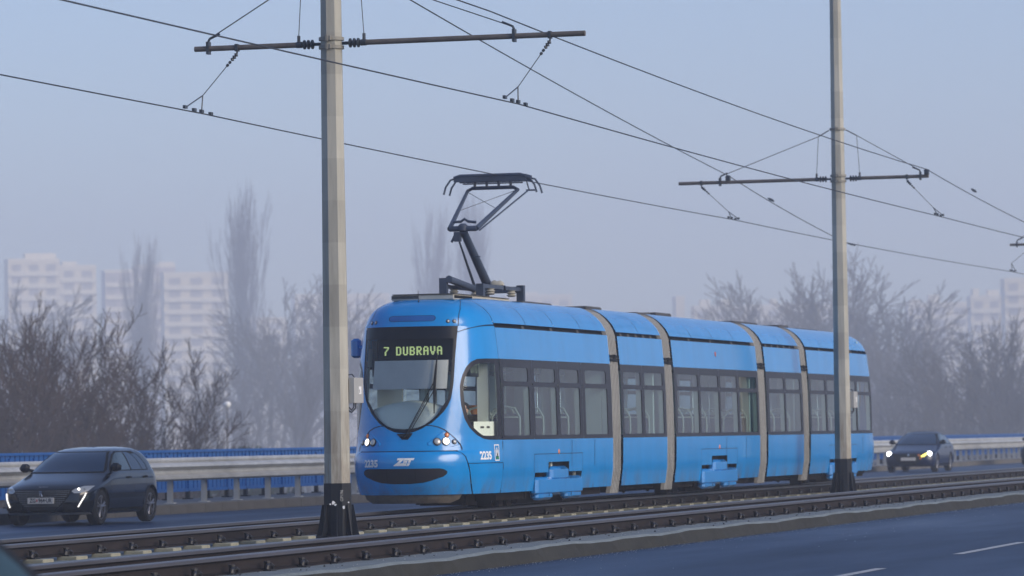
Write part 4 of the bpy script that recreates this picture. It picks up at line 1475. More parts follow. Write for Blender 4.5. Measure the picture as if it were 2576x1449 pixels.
# pantograph
pg = MB()
G = M['panto']
def pb_(name, fn, mat=None):
    b = MB(); fn(b); return b.build(name, mat or G, troot, smooth=True, angle=45)
pb_('pantograph_base', lambda b: (b.box(-.32, -.27, L(63.4), L(65.8), 3.60, 3.66), b.box(.27, .32, L(63.4), L(65.8), 3.60, 3.66), b.box(-.32, .32, L(64.7), L(64.8), 3.60, 3.67),
    b.box(-.32, .32, L(65.7), L(65.78), 3.58, 3.68), b.box(.24, .36, L(65.7), L(65.8), 3.42, 3.70), b.box(-.36, -.24, L(65.7), L(65.8), 3.42, 3.70), b.box(-.36, -.24, L(63.4), L(63.5), 3.42, 3.76), b.box(.24, .36, L(63.4), L(63.5), 3.42, 3.66),
    b.tube([(-.2, L(63.4), 3.74), (-.1, L(64.4), 3.62)], .06, 8)))
for x in (-.3, .3):
    for y in (64.0, 65.2):
        pb_('base_insulator', lambda b: b.lathe((x, L(y), 3.50), (0, 0, 1), [(0, .05), (.02, .08), (.04, .05), (.06, .08), (.08, .05), (.10, .07)], 10), M['ac'])
pb_('base_insulator', lambda b: [b.lathe((.1, L(64.75), 3.69), (1, 0, 0), [(0, .05), (.05, .07), (.1, .05), (.15, .06), (.2, .03)], 8)], M['ac'])
knee = L(63.55); bs_ = L(64.95)
pb_('lower_arm', lambda b: b.tube([(0, bs_, 3.64), (0, knee, 4.50)], .075, 12, r2=.06))
pb_('guide_rod', lambda b: (b.tube([(-.16, bs_ - .25, 3.62), (-.10, knee + .05, 4.40)], .016, 6), b.tube([(-.12, bs_ - .30, 3.62), (-.07, knee - .02, 4.38)], .010, 6), b.box(.02, .14, L(64.0), L(64.03), 4.1, 4.115)))
hd = L(65.25); hz = 5.40
pb_('knee_joint', lambda b: (b.tube([(-.22, knee, 4.53), (.22, knee, 4.53)], .045, 10), b.lathe((0, knee, 4.53), (0, 0, 1), [(-.03, .07), (.05, .075), (.08, .04)], 10),
    b.tube([(-.19, knee + .08, 4.64), (-.06, knee + .08, 4.645), (0, knee + .08, 4.685), (.06, knee + .08, 4.645), (.19, knee + .08, 4.63)], .022, 7),
    b.box(-.14, -.04, knee - .05, knee + .05, 4.33, 4.48), b.tube([(-.14, knee, 4.42), (-.19, knee, 4.32)], .02, 6)))
pb_('upper_arm', lambda b: (b.tube([(-.22, knee, 4.53), (-.42, hd, 5.22), (-.34, hd, 5.26), (.34, hd, 5.26), (.42, hd, 5.22), (.22, knee, 4.53)], [.04, .028, .03, .03, .028, .04], 8),
    b.tube([(.27, knee, 4.50), (.56, hd + .15, 5.22)], .013, 6), b.box(.52, .66, hd + .12, hd + .18, 5.20, 5.225), b.tube([(.56, hd + .15, 5.22), (.53, hd + .1, 5.38)], .012, 5)))
pb_('bracing_wire', lambda b: (b.tube([(-.42, hd, 5.20), (.31, (knee + hd) / 2, 4.87)], .005, 5), b.tube([(.42, hd, 5.22), (-.31, (knee + hd) / 2, 4.86)], .005, 5)))
for dy in (-.16, .16):
    pb_('contact_strip', lambda b: (b.tube([(-.60, hd + dy, hz + .02), (-.50, hd + dy, hz + .05), (.50, hd + dy, hz + .05), (.60, hd + dy, hz + .02)], .030, 8), b.box(-.60, .60, hd + dy - .02, hd + dy + .02, hz - .045, hz + .03)))
    for sg in (-1, 1):
        pb_('horn', lambda b: b.tube([(sg * .55, hd + dy, hz + .02), (sg * .66, hd + dy, hz - .01), (sg * .74, hd + dy, hz - .12), (sg * .775, hd + dy, hz - .24)], .016, 7))
pb_('head_frame', lambda b: [b.tube([(x, hd - .17, hz - .03), (x, hd + .17, hz - .03)], .018, 6) for x in (-.5, -.25, 0, .25, .5)] + [b.tube([(x, hd, 5.25), (x, hd, hz - .03)], .022, 6) for x in (-.3, -.1, .1, .3)] + [b.tube([(-.5, hd, 5.33), (.5, hd, 5.33)], .012, 6)])

# underframe and wheels
b = MB()
b.box(-.95, .95, L(61.9), L(68.1), .30, .44).box(-.9, .9, L(69.1), L(71.9), .34, .44).box(-.95, .95, L(72.8), L(79.2), .32, .44).box(-.9, .9, L(80.3), L(83.2), .34, .44).box(-.95, .95, L(84.2), L(90.3), .30, .44)
b.build('underframe', M['under'], troot)
for q in BOG:
    b = MB().box(-.82, -.68, L(q) - 1.35, L(q) + 1.35, .22, .62).box(.68, .82, L(q) - 1.35, L(q) + 1.35, .22, .62).box(-.7, .7, L(q) - .2, L(q) + .2, .25, .60)
    b.box(.84, .98, L(q) - 1.42, L(q) + 1.42, .30, .95).box(-.98, -.84, L(q) - 1.42, L(q) + 1.42, .30, .95)
    b.box(.45, .70, L(q) - 1.9, L(q) - 1.45, .21, .36).box(.5, .72, L(q) - 2.4, L(q) - 2.1, .19, .40).box(-.72, -.4, L(q) + 1.5, L(q) + 2.2, .24, .42)
    bg = b.build('bogie', M['under'], troot)
    for dy in (-.9, .9):
        for sg in (-1, 1):
            b = MB(); b.lathe((sg * .44, L(q) + dy, .52), (sg, 0, 0), [(0, .30), (.02, .32), (.03, .30), (.10, .29), (.11, .20), (.10, .08), (.12, .002)], 24)
            b.build('wheel', M['under'], bg, smooth=True, angle=40)
for a in (62.55, 63.0):
    MB().box(.3, .8, L(a), L(a) + .25, .20, .42).build('underfloor_case', M['under'], troot)
MB().box(-.1, .62, L(61.4), L(62.0), .24, .42).build('underfloor_case', M['under'], troot)

# ---------------------------------------------------------------- interior
b = MB().box(-1.02, 1.02, L(61.95), L(90.3), .50, .56).box(-.80, .80, L(61.2), L(61.94), .50, .56)
b.build('floor', M['seat'], troot)
MB().box(-.95, .95, L(61.9), L(90.3), 2.62, 2.70).build('ceiling', M['liner'], troot)
for sg in (1, -1):
    for i, (a, c) in enumerate(SEC):
        b = MB()
        side_rect(b, L(a) + .02, L(c) - .02, [.92, 1.24], 8, -.09, sg)
        side_rect(b, L(a) + .02, L(c) - .02, [2.36, 2.5, 2.64], 8, -.07, sg)
        for (p, q, pa, pc) in WIN[i]:
            for lo, hi in ((p + .01, pa - .005), (pc + .005, q - .01)):
                if hi - lo > .03: side_rect(b, L(lo), L(hi), [1.24, 1.8, 2.36], 1, -.095, sg)
        b.build('wall_lining', M['liner'], troot)
        for (p, q, pa, pc) in WIN[i]:
            for s_ in (pa - .004, pc + .004):
                b = MB()
                for z0_, z1_ in ((1.27, 1.8), (1.8, 2.34)):
                    b.add([sp_(L(s_), z0_, -.010, sg), sp_(L(s_), z0_, -.096, sg), sp_(L(s_), z1_, -.096, sg), sp_(L(s_), z1_, -.010, sg)], [(0, 1, 2, 3)])
                b.build('window_reveal', M['cream'], troot)
# pale pillars and partitions near the bellows
for y_ in (63.3, 64.85, 66.28, 71.55, 79.1, 83.1):
    MB().box(.86, 1.02, L(y_), L(y_) + .05, .56, 2.62, bev=.01).build('interior_pillar', M['cream'], troot)
for y_ in (67.95, 69.0, 71.9, 72.75, 79.35, 80.15, 83.35, 84.1):
    for sg in (-1, 1):
        MB().box(min(sg * .62, sg * 1.03), max(sg * .62, sg * 1.03), L(y_), L(y_) + .04, .56, 2.62).build('gangway_panel', M['cream'], troot)
stb = MB()
# seat: shell with a rounded pale rim and grab loop
stb.box(-.21, .21, -.22, .20, .42, .47, bev=.015)
bk = []
for z, w in ((.47, .21), (.7, .215), (.9, .205), (1.0, .16)):
    for x in (-w, w):
        bk += [(x, .20 + (z - .47) * .16, z), (x, .24 + (z - .47) * .16, z)]
for i in range(3):
    a = i * 4
    stb.add([bk[a], bk[a + 2], bk[a + 6], bk[a + 4]], [(0, 1, 2, 3)])
    stb.add([bk[a + 1], bk[a + 3], bk[a + 7], bk[a + 5]], [(0, 1, 2, 3)])
stb.box(-.06, .06, -.05, .05, 0.0, .42)
seat_me = stb.mesh('seat', M['seat'])
rb = MB()
rb.tube([(-.225, .22, .47), (-.232, .26, .75), (-.22, .29, .95), (-.14, .31, 1.08), (0, .315, 1.11), (.14, .31, 1.08), (.22, .29, .95), (.232, .26, .75), (.225, .22, .47)], .018, 7)
rb.box(-.20, .20, .275, .295, .93, .955)
rim_me = rb.mesh('seat_rim', M['seatrim'], smooth=True)
for y_, sides in ((62.75, (1,)), (63.05, (-1,)), (64.1, (1, -1)), (65.6, (1,)), (69.6, (1, -1)), (70.9, (1, -1)), (73.4, (1,)), (74.1, (1, -1)), (75.2, (1, -1)), (78.5, (1, -1)), (80.9, (1, -1)), (82.3, (1, -1)), (85.1, (1, -1)), (86.4, (1,)), (89.0, (1, -1))):
    for sg in sides:
        for xx in (.80, .36):
            o = link_mesh('seat', seat_me, troot, (sg * xx, L(y_), .62))
            link_mesh('seat_rim', rim_me, o, (0, 0, 0))
for y_ in (63.6, 65.9, 67.3, 70.3, 73.7, 76.6, 77.9, 81.5, 85.7, 87.8):
    for xx in (-.5, .5):
        b = MB(); b.tube([(xx, L(y_), .56), (xx, L(y_), 2.62)], .018, 7); b.build('grab_pole', M['steel'], troot, smooth=True)
for xx in (-.5, .5):
    b = MB(); b.tube([(xx, L(62.5), 2.28), (xx, L(67.8), 2.28)], .016, 6); b.build('grab_rail', M['steel'], troot, smooth=True)
b = MB(); b.tube([(.72, L(67.05), 1.05), (.72, L(67.0), 1.5), (.72, L(67.05), 1.9), (.72, L(67.2), 1.98)], .014, 7)
b.build('curved_grab_bar', M['steel'], troot, smooth=True)
MB().box(-.62, -.42, L(65.45), L(65.75), 1.35, 1.78, bev=.02).build('ticket_validator', M['orange'], troot)
# cab fittings
b = MB()
dn = 22
for j, (z, k, fwd) in enumerate(((1.36, .98, .025), (1.50, .98, .03), (1.66, .98, .04), (1.72, .96, .07), (1.77, .92, .13), (1.81, .80, .24), (1.83, .5, .36), (1.835, .02, .42))):
    for i in range(dn + 1):
        t = 2 * i / dn - 1
        zz = min(z, 1.64) 
        p = nose_pt(t * (.76 if z > 1.6 else (.50 if z < 1.4 else .64)) * k, min(max(z, 1.30), 1.72), -.03 - fwd)
        b.v.append((p.x, p.y, z - .06 * t * t * (z > 1.6)))
for j in range(7):
    for i in range(dn):
        a = j * (dn + 1) + i
        b.f.append((a, a + 1, a + dn + 2, a + dn + 1)); b.m.append(0)
tb(b, 'dashboard', M['cream'])
b = MB(); 
b.add([nose_pt(-.56, 2.04, -.05), nose_pt(.585, 2.04, -.05), nose_pt(.575, 2.42, -.05), nose_pt(-.57, 2.42, -.05)] , [])
vsb = []
for z in (2.0, 2.15, 2.3, 2.43):
    for k in range(9):
        vsb.append(nose_pt(-.60 + 1.20 * k / 8, z, -.04))
b = MB(); b.add(vsb, [(j * 9 + k, j * 9 + k + 1, (j + 1) * 9 + k + 1, (j + 1) * 9 + k) for j in range(3) for k in range(8)])
tb(b, 'roller_blind', M['blind'])
b = MB().box(-.60, .60, L(60.97), L(61.12), 2.44, 2.80, bev=.01)
disp = b.build('destination_display', M['blackgloss'], troot)
b = MB().box(-.70, -.62, L(61.0), L(61.1), 2.2, 2.75); b.build('inner_post', M['band'], troot)
b = MB().box(-.95, .95, L(62.05), L(62.10), .56, 1.35); b.build('cab_partition', M['cream'], troot)
MB().box(.76, .93, L(61.62), L(61.72), 1.0, 2.42).build('cab_partition', M['cream'], troot)
MB().box(-.95, -.55, L(62.0), L(62.06), 1.35, 2.5).build('cab_partition', M['cream'], troot)
b = MB()
for z_ in (.9, 1.2, 1.5):
    for k in range(9):
        b.v.append(sp_(L(60.98 + .72 * k / 8), z_, -.07))
for j in range(2):
    for k in range(8):
        b.f.append((j * 9 + k, j * 9 + k + 1, j * 9 + k + 10, j * 9 + k + 9)); b.m.append(0)
for k in range(8):
    q0, q1 = b.v[18 + k], b.v[19 + k]
    b.add([q0, q1, (q1[0] - .2, q1[1], q1[2]), (q0[0] - .2, q0[1], q0[2])], [(0, 1, 2, 3)])
for s_ in (61.14, 61.32):
    b.add([sp_(L(s_), 1.40, -.065), sp_(L(s_ + .1), 1.40, -.065), sp_(L(s_ + .1), 1.43, -.065), sp_(L(s_), 1.43, -.065)], [(0, 1, 2, 3)], 1)
b.build('side_console', [M['cream'], M['ink']], troot)
sd = MB().box(.70, .79, L(61.17), L(61.62), 2.18, 2.42).build('side_display', M['blackgloss'], troot)
# led letters
FONT5 = {
 '7': ["11111", "00001", "00010", "00100", "01000", "01000", "01000"], 'D': ["11110", "10001", "10001", "10001", "10001", "10001", "11110"],
 'U': ["10001", "10001", "10001", "10001", "10001", "10001", "01110"], 'B': ["11110", "10001", "10001", "11110", "10001", "10001", "11110"],
 'R': ["11110", "10001", "10001", "11110", "10100", "10010", "10001"], 'A': ["01110", "10001", "10001", "11111", "10001", "10001", "10001"],
 'V': ["10001", "10001", "10001", "10001", "01010", "01010", "00100"], '0': ["01110", "10001", "10001", "10001", "10001", "10001", "01110"], ' ': ["00000"] * 7}
def leds(txt, x0, z0, px, pz, place, name, mat, parent, bold=True):
    b = MB(); x = x0
    for ch in txt:
        g_ = FONT5[ch]
        for r in range(7):
            for c in range(5):
                if g_[r][c] == '1':
                    w = px * (1.75 if bold else .9)
                    cx_, cz_ = x + c * px, z0 + (6 - r) * pz
                    b.add([place(cx_, cz_), place(cx_ + w, cz_), place(cx_ + w, cz_ + pz * .92), place(cx_, cz_ + pz * .92)], [(0, 1, 2, 3)])
        x += px * (7.4 if ch != ' ' else 4.5)
    return b.build(name, mat, parent)
yf_ = L(60.97) - .004
leds('7', -.505, 2.515, .0145, .0185, lambda x, z: (x, yf_, z), 'led_letters', M['led'], disp)
leds('DUBRAVA', -.31, 2.515, .0145, .0185, lambda x, z: (x, yf_, z), 'led_letters', M['led'], disp)
leds('0707', L(61.20), 2.235, .016, .020, lambda y, z: (.794, y, z), 'led_letters', M['leddim'], sd, bold=False)

# the driver
def person(name, loc, joints, radii, edges, label, mat, hair):
    me = bpy.data.meshes.new(name)
    me.from_pydata([Vector(j) for j in joints], edges, [])
    o = bpy.data.objects.new(name, me); col.objects.link(o)
    o.location = loc
    o.modifiers.new('skin', 'SKIN')
    for i, r in enumerate(radii):
        me.skin_vertices[0].data[i].radius = (r, r)
    me.skin_vertices[0].data[0].use_root = True
    sb = o.modifiers.new('sub', 'SUBSURF'); sb.levels = sb.render_levels = 2
    me.materials.append(mat)
    tag(o, label, 'person')
    return o
jacket = flat('dark_jacket', (.02, .022, .03), .8)
skin = flat('skin', (.40, .24, .17), .6)
J = [(0, 0, .95), (0, .02, 1.15), (0, .03, 1.38), (0, .0, 1.50), (0, -.03, 1.60), (0, -.04, 1.72),
     (.20, .02, 1.42), (.26, -.10, 1.16), (.20, -.38, 1.18), (-.20, .02, 1.42), (-.26, -.10, 1.16), (-.20, -.38, 1.18),
     (.12, -.05, .92), (.14, -.45, .92), (.14, -.50, .56), (-.12, -.05, .92), (-.14, -.45, .92), (-.14, -.50, .56)]
RR = [.15, .15, .16, .07, .075, .09, .075, .055, .04, .075, .055, .04, .09, .075, .05, .09, .075, .05]
EE = [(0, 1), (1, 2), (2, 3), (3, 4), (4, 5), (2, 6), (6, 7), (7, 8), (2, 9), (9, 10), (10, 11), (0, 12), (12, 13), (13, 14), (0, 15), (15, 16), (16, 17)]
dp = P(18.96, TC, 0)
drv = person('person', (-18.97, 63.45, -0.065), J, RR, EE, 'driver in a dark jacket seated in the tram cab behind the side window', jacket, None)
drv.scale = (1.034, 1.034, 1.034)
b = MB(); b.lathe((0, -.05, 1.62), (0, 0, 1), [(0, .05), (.03, .082), (.08, .098), (.13, .095), (.17, .07), (.19, .01)], 14)
b.tube([(0, -.135, 1.70), (0, -.165, 1.675)], .018, 6)
b.build('head', skin, drv, smooth=True)
b = MB(); b.lathe((0, -.035, 1.70), (0, .1, 1), [(0, .104), (.04, .106), (.08, .095), (.11, .06), (.125, .01)], 14)
b.build('hair', M['black'], drv, smooth=True)
for sx in (1, -1):
    b = MB()
    for k in range(4):
        x = sx * .20 + (k - 1.5) * .02
        b.tube([(x, -.36, 1.18), (x, -.44, 1.20), (x, -.47, 1.18 - .02 * (k % 2))], .009, 5)
    b.tube([(sx * .17, -.38, 1.18), (sx * .15, -.42, 1.16)], .010, 5)
    b.build('hand', skin, drv, smooth=True)
ds = MB().box(-.25, .25, -.25, .22, .85, .93, bev=.03).box(-.23, .23, .20, .30, .90, 1.60, bev=.03).box(-.05, .05, -.05, .05, .56, .86)
o = ds.build('driver_seat', M['black'], troot); o.location = (.50, L(61.66), 0)
# ================================================================ CARS
def car_shell(Lc, H, W2, kind):
    if kind == 'hatch':
        yf = [(.18, .14), (.30, .02), (.45, 0), (.60, .02), (.68, .06), (.74, .16), (.80, .34), (.86, .58), (.92, .82), (.97, 1.0), (1.0, 1.08), (1.1, 1.29), (1.2, 1.51), (1.3, 1.77), (1.36, 1.98), (1.40, 2.2), (1.43, 2.6)]
        yr = [(.18, 3.85), (.30, 3.98), (.5, 4.05), (.75, 4.03), (.9, 3.98), (1.0, 3.93), (1.1, 3.88), (1.2, 3.80), (1.3, 3.68), (1.36, 3.55), (1.40, 3.4), (1.43, 3.2)]
    else:
        yf = [(.18, .14), (.30, .02), (.45, 0), (.58, .02), (.66, .08), (.74, .30), (.80, .60), (.86, .90), (.92, 1.18), (.97, 1.35), (1.0, 1.42), (1.1, 1.66), (1.2, 1.93), (1.3, 2.24), (1.36, 2.46), (1.40, 2.7), (1.43, 3.0)]
        yr = [(.18, 4.45), (.30, 4.58), (.5, 4.63), (.75, 4.62), (.9, 4.58), (.98, 4.45), (1.0, 4.35), (1.1, 4.15), (1.2, 3.95), (1.3, 3.72), (1.36, 3.55), (1.40, 3.4), (1.43, 3.2)]
    Wt = [(.18, .80), (.30, .86), (.45, .885), (.60, .885), (.75, .875), (.85, .865), (.95, .84), (1.0, .81), (1.1, .765), (1.2, .715), (1.3, .655), (1.36, .60), (1.40, .53), (1.43, .36)]
    k = W2 / .885
    Wt = [(z, w * k) for z, w in Wt]
    Df = [(.18, .5), (.5, .62), (.68, .68), (.74, .85), (.80, 1.0), (.92, .95), (1.0, .75), (1.2, .6), (1.36, .5), (1.43, .4)]
    Dr = [(.18, .5), (.6, .55), (1.0, .45), (1.2, .35), (1.43, .3)]
    n = [(.18, 2.7), (.6, 2.7), (.8, 2.6), (1.0, 2.6), (1.43, 2.6)]
    hh = H / 1.43
    s_ = lambda t: [(z * hh, v) for z, v in t]
    return Shell(s_(yf), s_(yr), s_(Wt), s_(Df), s_(Dr), s_(n)), hh

def wheel_parts(parent, x, y, r, sg, w=.2):
    b = MB()
    b.lathe((x - sg * w, y, r), (sg, 0, 0), [(0, r * .72), (.0, r * .93), (.03, r), (w - .03, r), (w, r * .93), (w, r * .70), (w - .03, r * .66)], 30)
    t = b.build('tyre', M['tyre'], parent, smooth=True, angle=35)
    b = MB()
    b.lathe((x - sg * .04, y, r), (sg, 0, 0), [(-.02, r * .68), (.03, r * .69), (.035, r * .64), (.0, r * .62)], 26)
    b.lathe((x - sg * .03, y, r), (sg, 0, 0), [(-.02, .05), (.02, .06), (.03, .03), (.032, .002)], 12)
    for k in range(5):
        a = 2 * math.pi * k / 5 + .3
        for da in (-.16, .16):
            c, s_ = math.cos(a + da), math.sin(a + da)
            c0, s0 = math.cos(a), math.sin(a)
            b.tube([(x - sg * .02, y + c0 * .04, r + s0 * .04), (x - sg * .012, y + c * r * .64, r + s_ * r * .64)], .017, 5)
    b.build('rim', M['rim'], t, smooth=True, angle=40)
    b = MB(); b.lathe((x - sg * .10, y, r), (sg, 0, 0), [(0, r * .64), (.01, r * .64)], 20); b.build('brake_disc', M['black'], t)

def make_car(label, loc, paint, kind='hatch', H=1.43, rz=0.0, plate=None, lights='fang', Lc=4.05, detail=True, mz=0.0):
    sh, hh = car_shell(Lc, H, .885, kind)
    o = empty('car', loc, rz)
    tag(o, label, 'car')
    PT = M[paint]
    yaf, yar = (.80, 3.34) if kind == 'hatch' else (.90, 3.52)
    rw = .325; RA = .375
    h = lambda z: z * hh
    mk = lambda b, name, mat, parent=None, ang=35: b.build(name, mat, parent or o, smooth=True, angle=ang)
    b = MB()
    zl = [.20, .26, .32, .38, .44, .50, .56, .60, .64, .67, .685, .70]
    def arch(z, yc, sg_):
        d = RA * RA - (z * 1.0 - rw) ** 2
        return sh.ay(h(z), yc + sg_ * math.sqrt(max(d, 0)))
    for sg in (1, -1):
        def pt(zs, l, r, nc, off=0.0, bb=None):
            bb = bb or b
            if sg == 1: sh.patch(bb, zs, l, r, nc, off)
            else: sh.patch(bb, zs, lambda z: -r(z), lambda z: -l(z), nc, off)
        zz = [h(q) for q in zl]
        pt(zz, lambda z: 0.0, lambda z: arch(z / hh, yaf, -1), 26)
        pt(zz, lambda z: arch(z / hh, yaf, 1), lambda z: arch(z / hh, yar, -1), 16)
        pt(zz, lambda z: arch(z / hh, yar, 1), sh.end, 20)
        zu = [h(q) for q in (.70, .72, .74, .77, .80, .83, .86, .89, .92, .945, .97, .985, 1.0, 1.05, 1.1, 1.15, 1.2, 1.25, 1.3, 1.33, 1.36, 1.38, 1.40, 1.415, 1.43)]
        if sg == 1:
            sh.patch(b, zu, lambda z: 0.0, sh.end, 60, close_top=True)
        else:
            sh.patch(b, zu, lambda z: -sh.end(z), lambda z: 0.0, 60, close_top=True)
    mk(b, 'body', PT, ang=50)
    # dark inner arches and floor
    b = MB().box(-.74, .74, .30, 3.9, .20, .62)
    b.build('underbody', M['black'], o)
    for yq in (yaf, yar):
        MB().box(-.80, .80, yq - .36, yq + .36, .25, .70).build('wheel_arch', M['black'], o)
    for y in (yaf, yar):
        for sg in (-1, 1):
            wheel_parts(o, sg * .87, y, rw, sg)
            # arch trim
            if detail:
                b = MB()
                pts = []
                for k in range(13):
                    a = math.pi * (k / 12)
                    yy = y - RA * math.cos(a); z_ = rw + RA * math.sin(a)
                    p = sh.pos(h(min(z_, .70)), sh.ay(h(min(z_, .70)), yy), .004)
                    pts.append((sg * abs(p.x), p.y, z_ * hh))
                b.tube(pts, .012, 6); mk(b, 'arch_trim', PT)
    # windscreen, side glass, rear glass
    def spatch(name, mat, zs, l, r, nc=10, off=.005, sides=(1, -1), parent=None):
        out = []
        for sg in sides:
            b = MB()
            if sg == 1: sh.patch(b, [h(q) for q in zs], lambda z: l(z / hh), lambda z: r(z / hh), nc, off)
            else: sh.patch(b, [h(q) for q in zs], lambda z: -r(z / hh), lambda z: -l(z / hh), nc, off)
            out.append(mk(b, name, mat, parent))
        return out
    zw = [1.0, 1.05, 1.1, 1.15, 1.2, 1.25, 1.3, 1.335]
    b = MB(); wx = lambda z: ip(z, [(1.0, .70), (1.2, .60), (1.335, .50)])
    sh.patch(b, [h(q) for q in [.955, .985] + zw + [1.352]], lambda z: -sh.ax(z, wx(z / hh) + .035), lambda z: sh.ax(z, wx(z / hh) + .035), 24, .003)
    mk(b, 'windscreen_surround', M['black'])
    b = MB()
    sh.patch(b, [h(q) for q in [.985] + zw], lambda z: -sh.ax(z, wx(z / hh)), lambda z: sh.ax(z, wx(z / hh)), 24, .006)
    mk(b, 'windscreen', M['carglass'])
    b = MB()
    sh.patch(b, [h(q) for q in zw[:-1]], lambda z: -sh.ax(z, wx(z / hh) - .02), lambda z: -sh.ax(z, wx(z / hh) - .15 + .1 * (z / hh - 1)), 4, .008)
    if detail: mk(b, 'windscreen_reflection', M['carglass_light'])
    if kind == 'hatch':
        fr = [(1.0, 1.52), (1.1, 1.66), (1.2, 1.84), (1.3, 2.06), (1.33, 2.2)]; mid = 2.46; re = [(1.0, 3.30), (1.1, 3.28), (1.2, 3.22), (1.3, 3.08), (1.33, 2.95)]
    else:
        fr = [(1.0, 1.90), (1.1, 2.05), (1.2, 2.24), (1.3, 2.48), (1.33, 2.6)]; mid = 2.86; re = [(1.0, 3.75), (1.1, 3.70), (1.2, 3.60), (1.3, 3.40), (1.33, 3.25)]
    zs_ = [1.0, 1.05, 1.1, 1.15, 1.2, 1.25, 1.3, 1.33]
    spatch('window_surround', M['black'], [.985] + zs_ + [1.35], lambda z: sh.ay(h(z), ip(z, fr) - .05), lambda z: sh.ay(h(z), ip(z, re) + .04), 16, .003)
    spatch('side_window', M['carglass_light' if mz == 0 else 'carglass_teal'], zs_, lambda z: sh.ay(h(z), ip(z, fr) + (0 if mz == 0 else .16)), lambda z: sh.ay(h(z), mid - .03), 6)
    spatch('side_window', M['carglass'], zs_, lambda z: sh.ay(h(z), mid + .03), lambda z: sh.ay(h(z), ip(z, re) - .28), 6)
    spatch('quarter_window', M['carglass'], zs_[:-1], lambda z: sh.ay(h(z), ip(z, re) - .25), lambda z: sh.ay(h(z), ip(z, re)), 3)
    b = MB(); wr = lambda z: ip(z, [(1.0, .60), (1.33, .48)])
    sh.patch(b, [h(q) for q in (1.02, 1.1, 1.2, 1.3)], lambda z: sh.axr(z, wr(z / hh)), lambda z: sh.end(z), 8, .006)
    sh.patch(b, [h(q) for q in (1.02, 1.1, 1.2, 1.3)], lambda z: -sh.end(z), lambda z: -sh.axr(z, wr(z / hh)), 8, .006)
    mk(b, 'rear_window', M['carglass'])
    def fp(name, mat, zs, xl, xr, nc=14, off=.006, parent=None):
        b = MB(); sh.patch(b, [h(q) for q in zs], lambda z: sh.ax(z, xl(z / hh)), lambda z: sh.ax(z, xr(z / hh)), nc, off)
        return mk(b, name, mat, parent)
    gxx = [(.26, .22), (.34, .34), (.45, .45), (.55, .52), (.62, .55), (.66, .55)]
    gw = lambda z: ip(z, gxx)
    gr = fp('grille', M['black'], [.26, .30, .34, .40, .45, .50, .55, .60, .64, .66], lambda z: -gw(z), gw, 20, .006)
    if detail:
        b = MB()
        for r in range(9):
            z = .645 - r * .034
            n = 15
            for k in range(-n, n + 1):
                x = k * .036
                if abs(x) > gw(z) - .03: continue
                p = sh.pos(h(z), sh.ax(h(z), x), .012)
                s_ = .014 * (0.5 + .5 * abs(k) / n)
                b.box(p.x - s_, p.x + s_, p.y - .006, p.y + .004, p.z - .006, p.z + .006)
        b.build('grille_studs', M['chrome'], gr)
        fp('lower_intake', M['black'], [.25, .30, .36, .42], lambda z: -.74 + (z - .25) * 1.0, lambda z: -.40, 8)
        fp('lower_intake', M['black'], [.25, .30, .36, .42], lambda z: .40, lambda z: .74 - (z - .25) * 1.0, 8)
        fp('splitter', M['silver'], [.205, .225, .245], lambda z: -.80, lambda z: .80, 30, .012)
    for sg in (1, -1):
        lo = lambda z: ip(z, [(.60, .60), (.64, .55), (.68, .60), (.73, .70)])
        hi_ = lambda z: ip(z, [(.60, .70), (.64, .80), (.68, .825), (.73, .83)])
        zz = [.60, .62, .64, .66, .68, .70, .73]
        b = MB()
        if sg == 1: sh.patch(b, [h(q) for q in zz], lambda z: sh.ax(z, lo(z / hh)), lambda z: sh.ax(z, hi_(z / hh)), 10, .008)
        else: sh.patch(b, [h(q) for q in zz], lambda z: -sh.ax(z, hi_(z / hh)), lambda z: -sh.ax(z, lo(z / hh)), 10, .008)
        hl = mk(b, 'headlight', M['lampglass'] if lights == 'fang' else M['blackgloss'])
        if lights == 'fang':
            for xx, rr in ((.66, .024), (.74, .026)):
                p = sh.pos(h(.675), sh.ax(h(.675), sg * xx), .012)
                b = MB(); b.lathe(p, (0, -1, 0), [(0, rr), (.01, rr), (.014, rr * .5)], 12); b.build('lamp', M['headlight'] if (xx < .7 and sg == 1) else M['lampglass'], hl)
            b = MB()
            pp = [(.775, .60), (.76, .54), (.735, .48), (.70, .41), (.665, .345)]
            b.tube([sh.pos(h(z), sh.ax(h(z), sg * x), .012) for x, z in pp], .013, 7)
            mk(b, 'daytime_light', M['fang'])
        elif lights == 'beam':
            p = sh.pos(h(.655), sh.ax(h(.655), sg * .70), .02)
            b = MB(); b.lathe(p, (0, -1, 0), [(0, .085), (.02, .085), (.04, .05)], 14); b.build('lamp', M['beam'], hl)
    if lights == 'beam':
        b = MB(); b.tube([sh.pos(h(z), sh.ax(h(z), x), .014) for x, z in ((.44, .56), (.52, .585), (.60, .64), (.66, .68))], [.02, .04, .035, .025], 7)
        mk(b, 'indicator', M['yellowlight'])
        for x, z in ((.36, .60), (.42, .50)):
            p = sh.pos(h(z), sh.ax(h(z), x), .02)
            b = MB(); b.lathe(p, (0, -1, 0), [(0, .045), (.01, .045), (.02, .02)], 10); b.build('indicator_lamp', M['amber'], o)
    # number plate
    pz = .47 * hh
    p = sh.pos(pz, 0, .02)
    b = MB().box(-.26, .26, p.y - .012, p.y + .01, pz - .055, pz + .055, bev=.004)
    pl_ = b.build('number_plate', M['plate'], o)
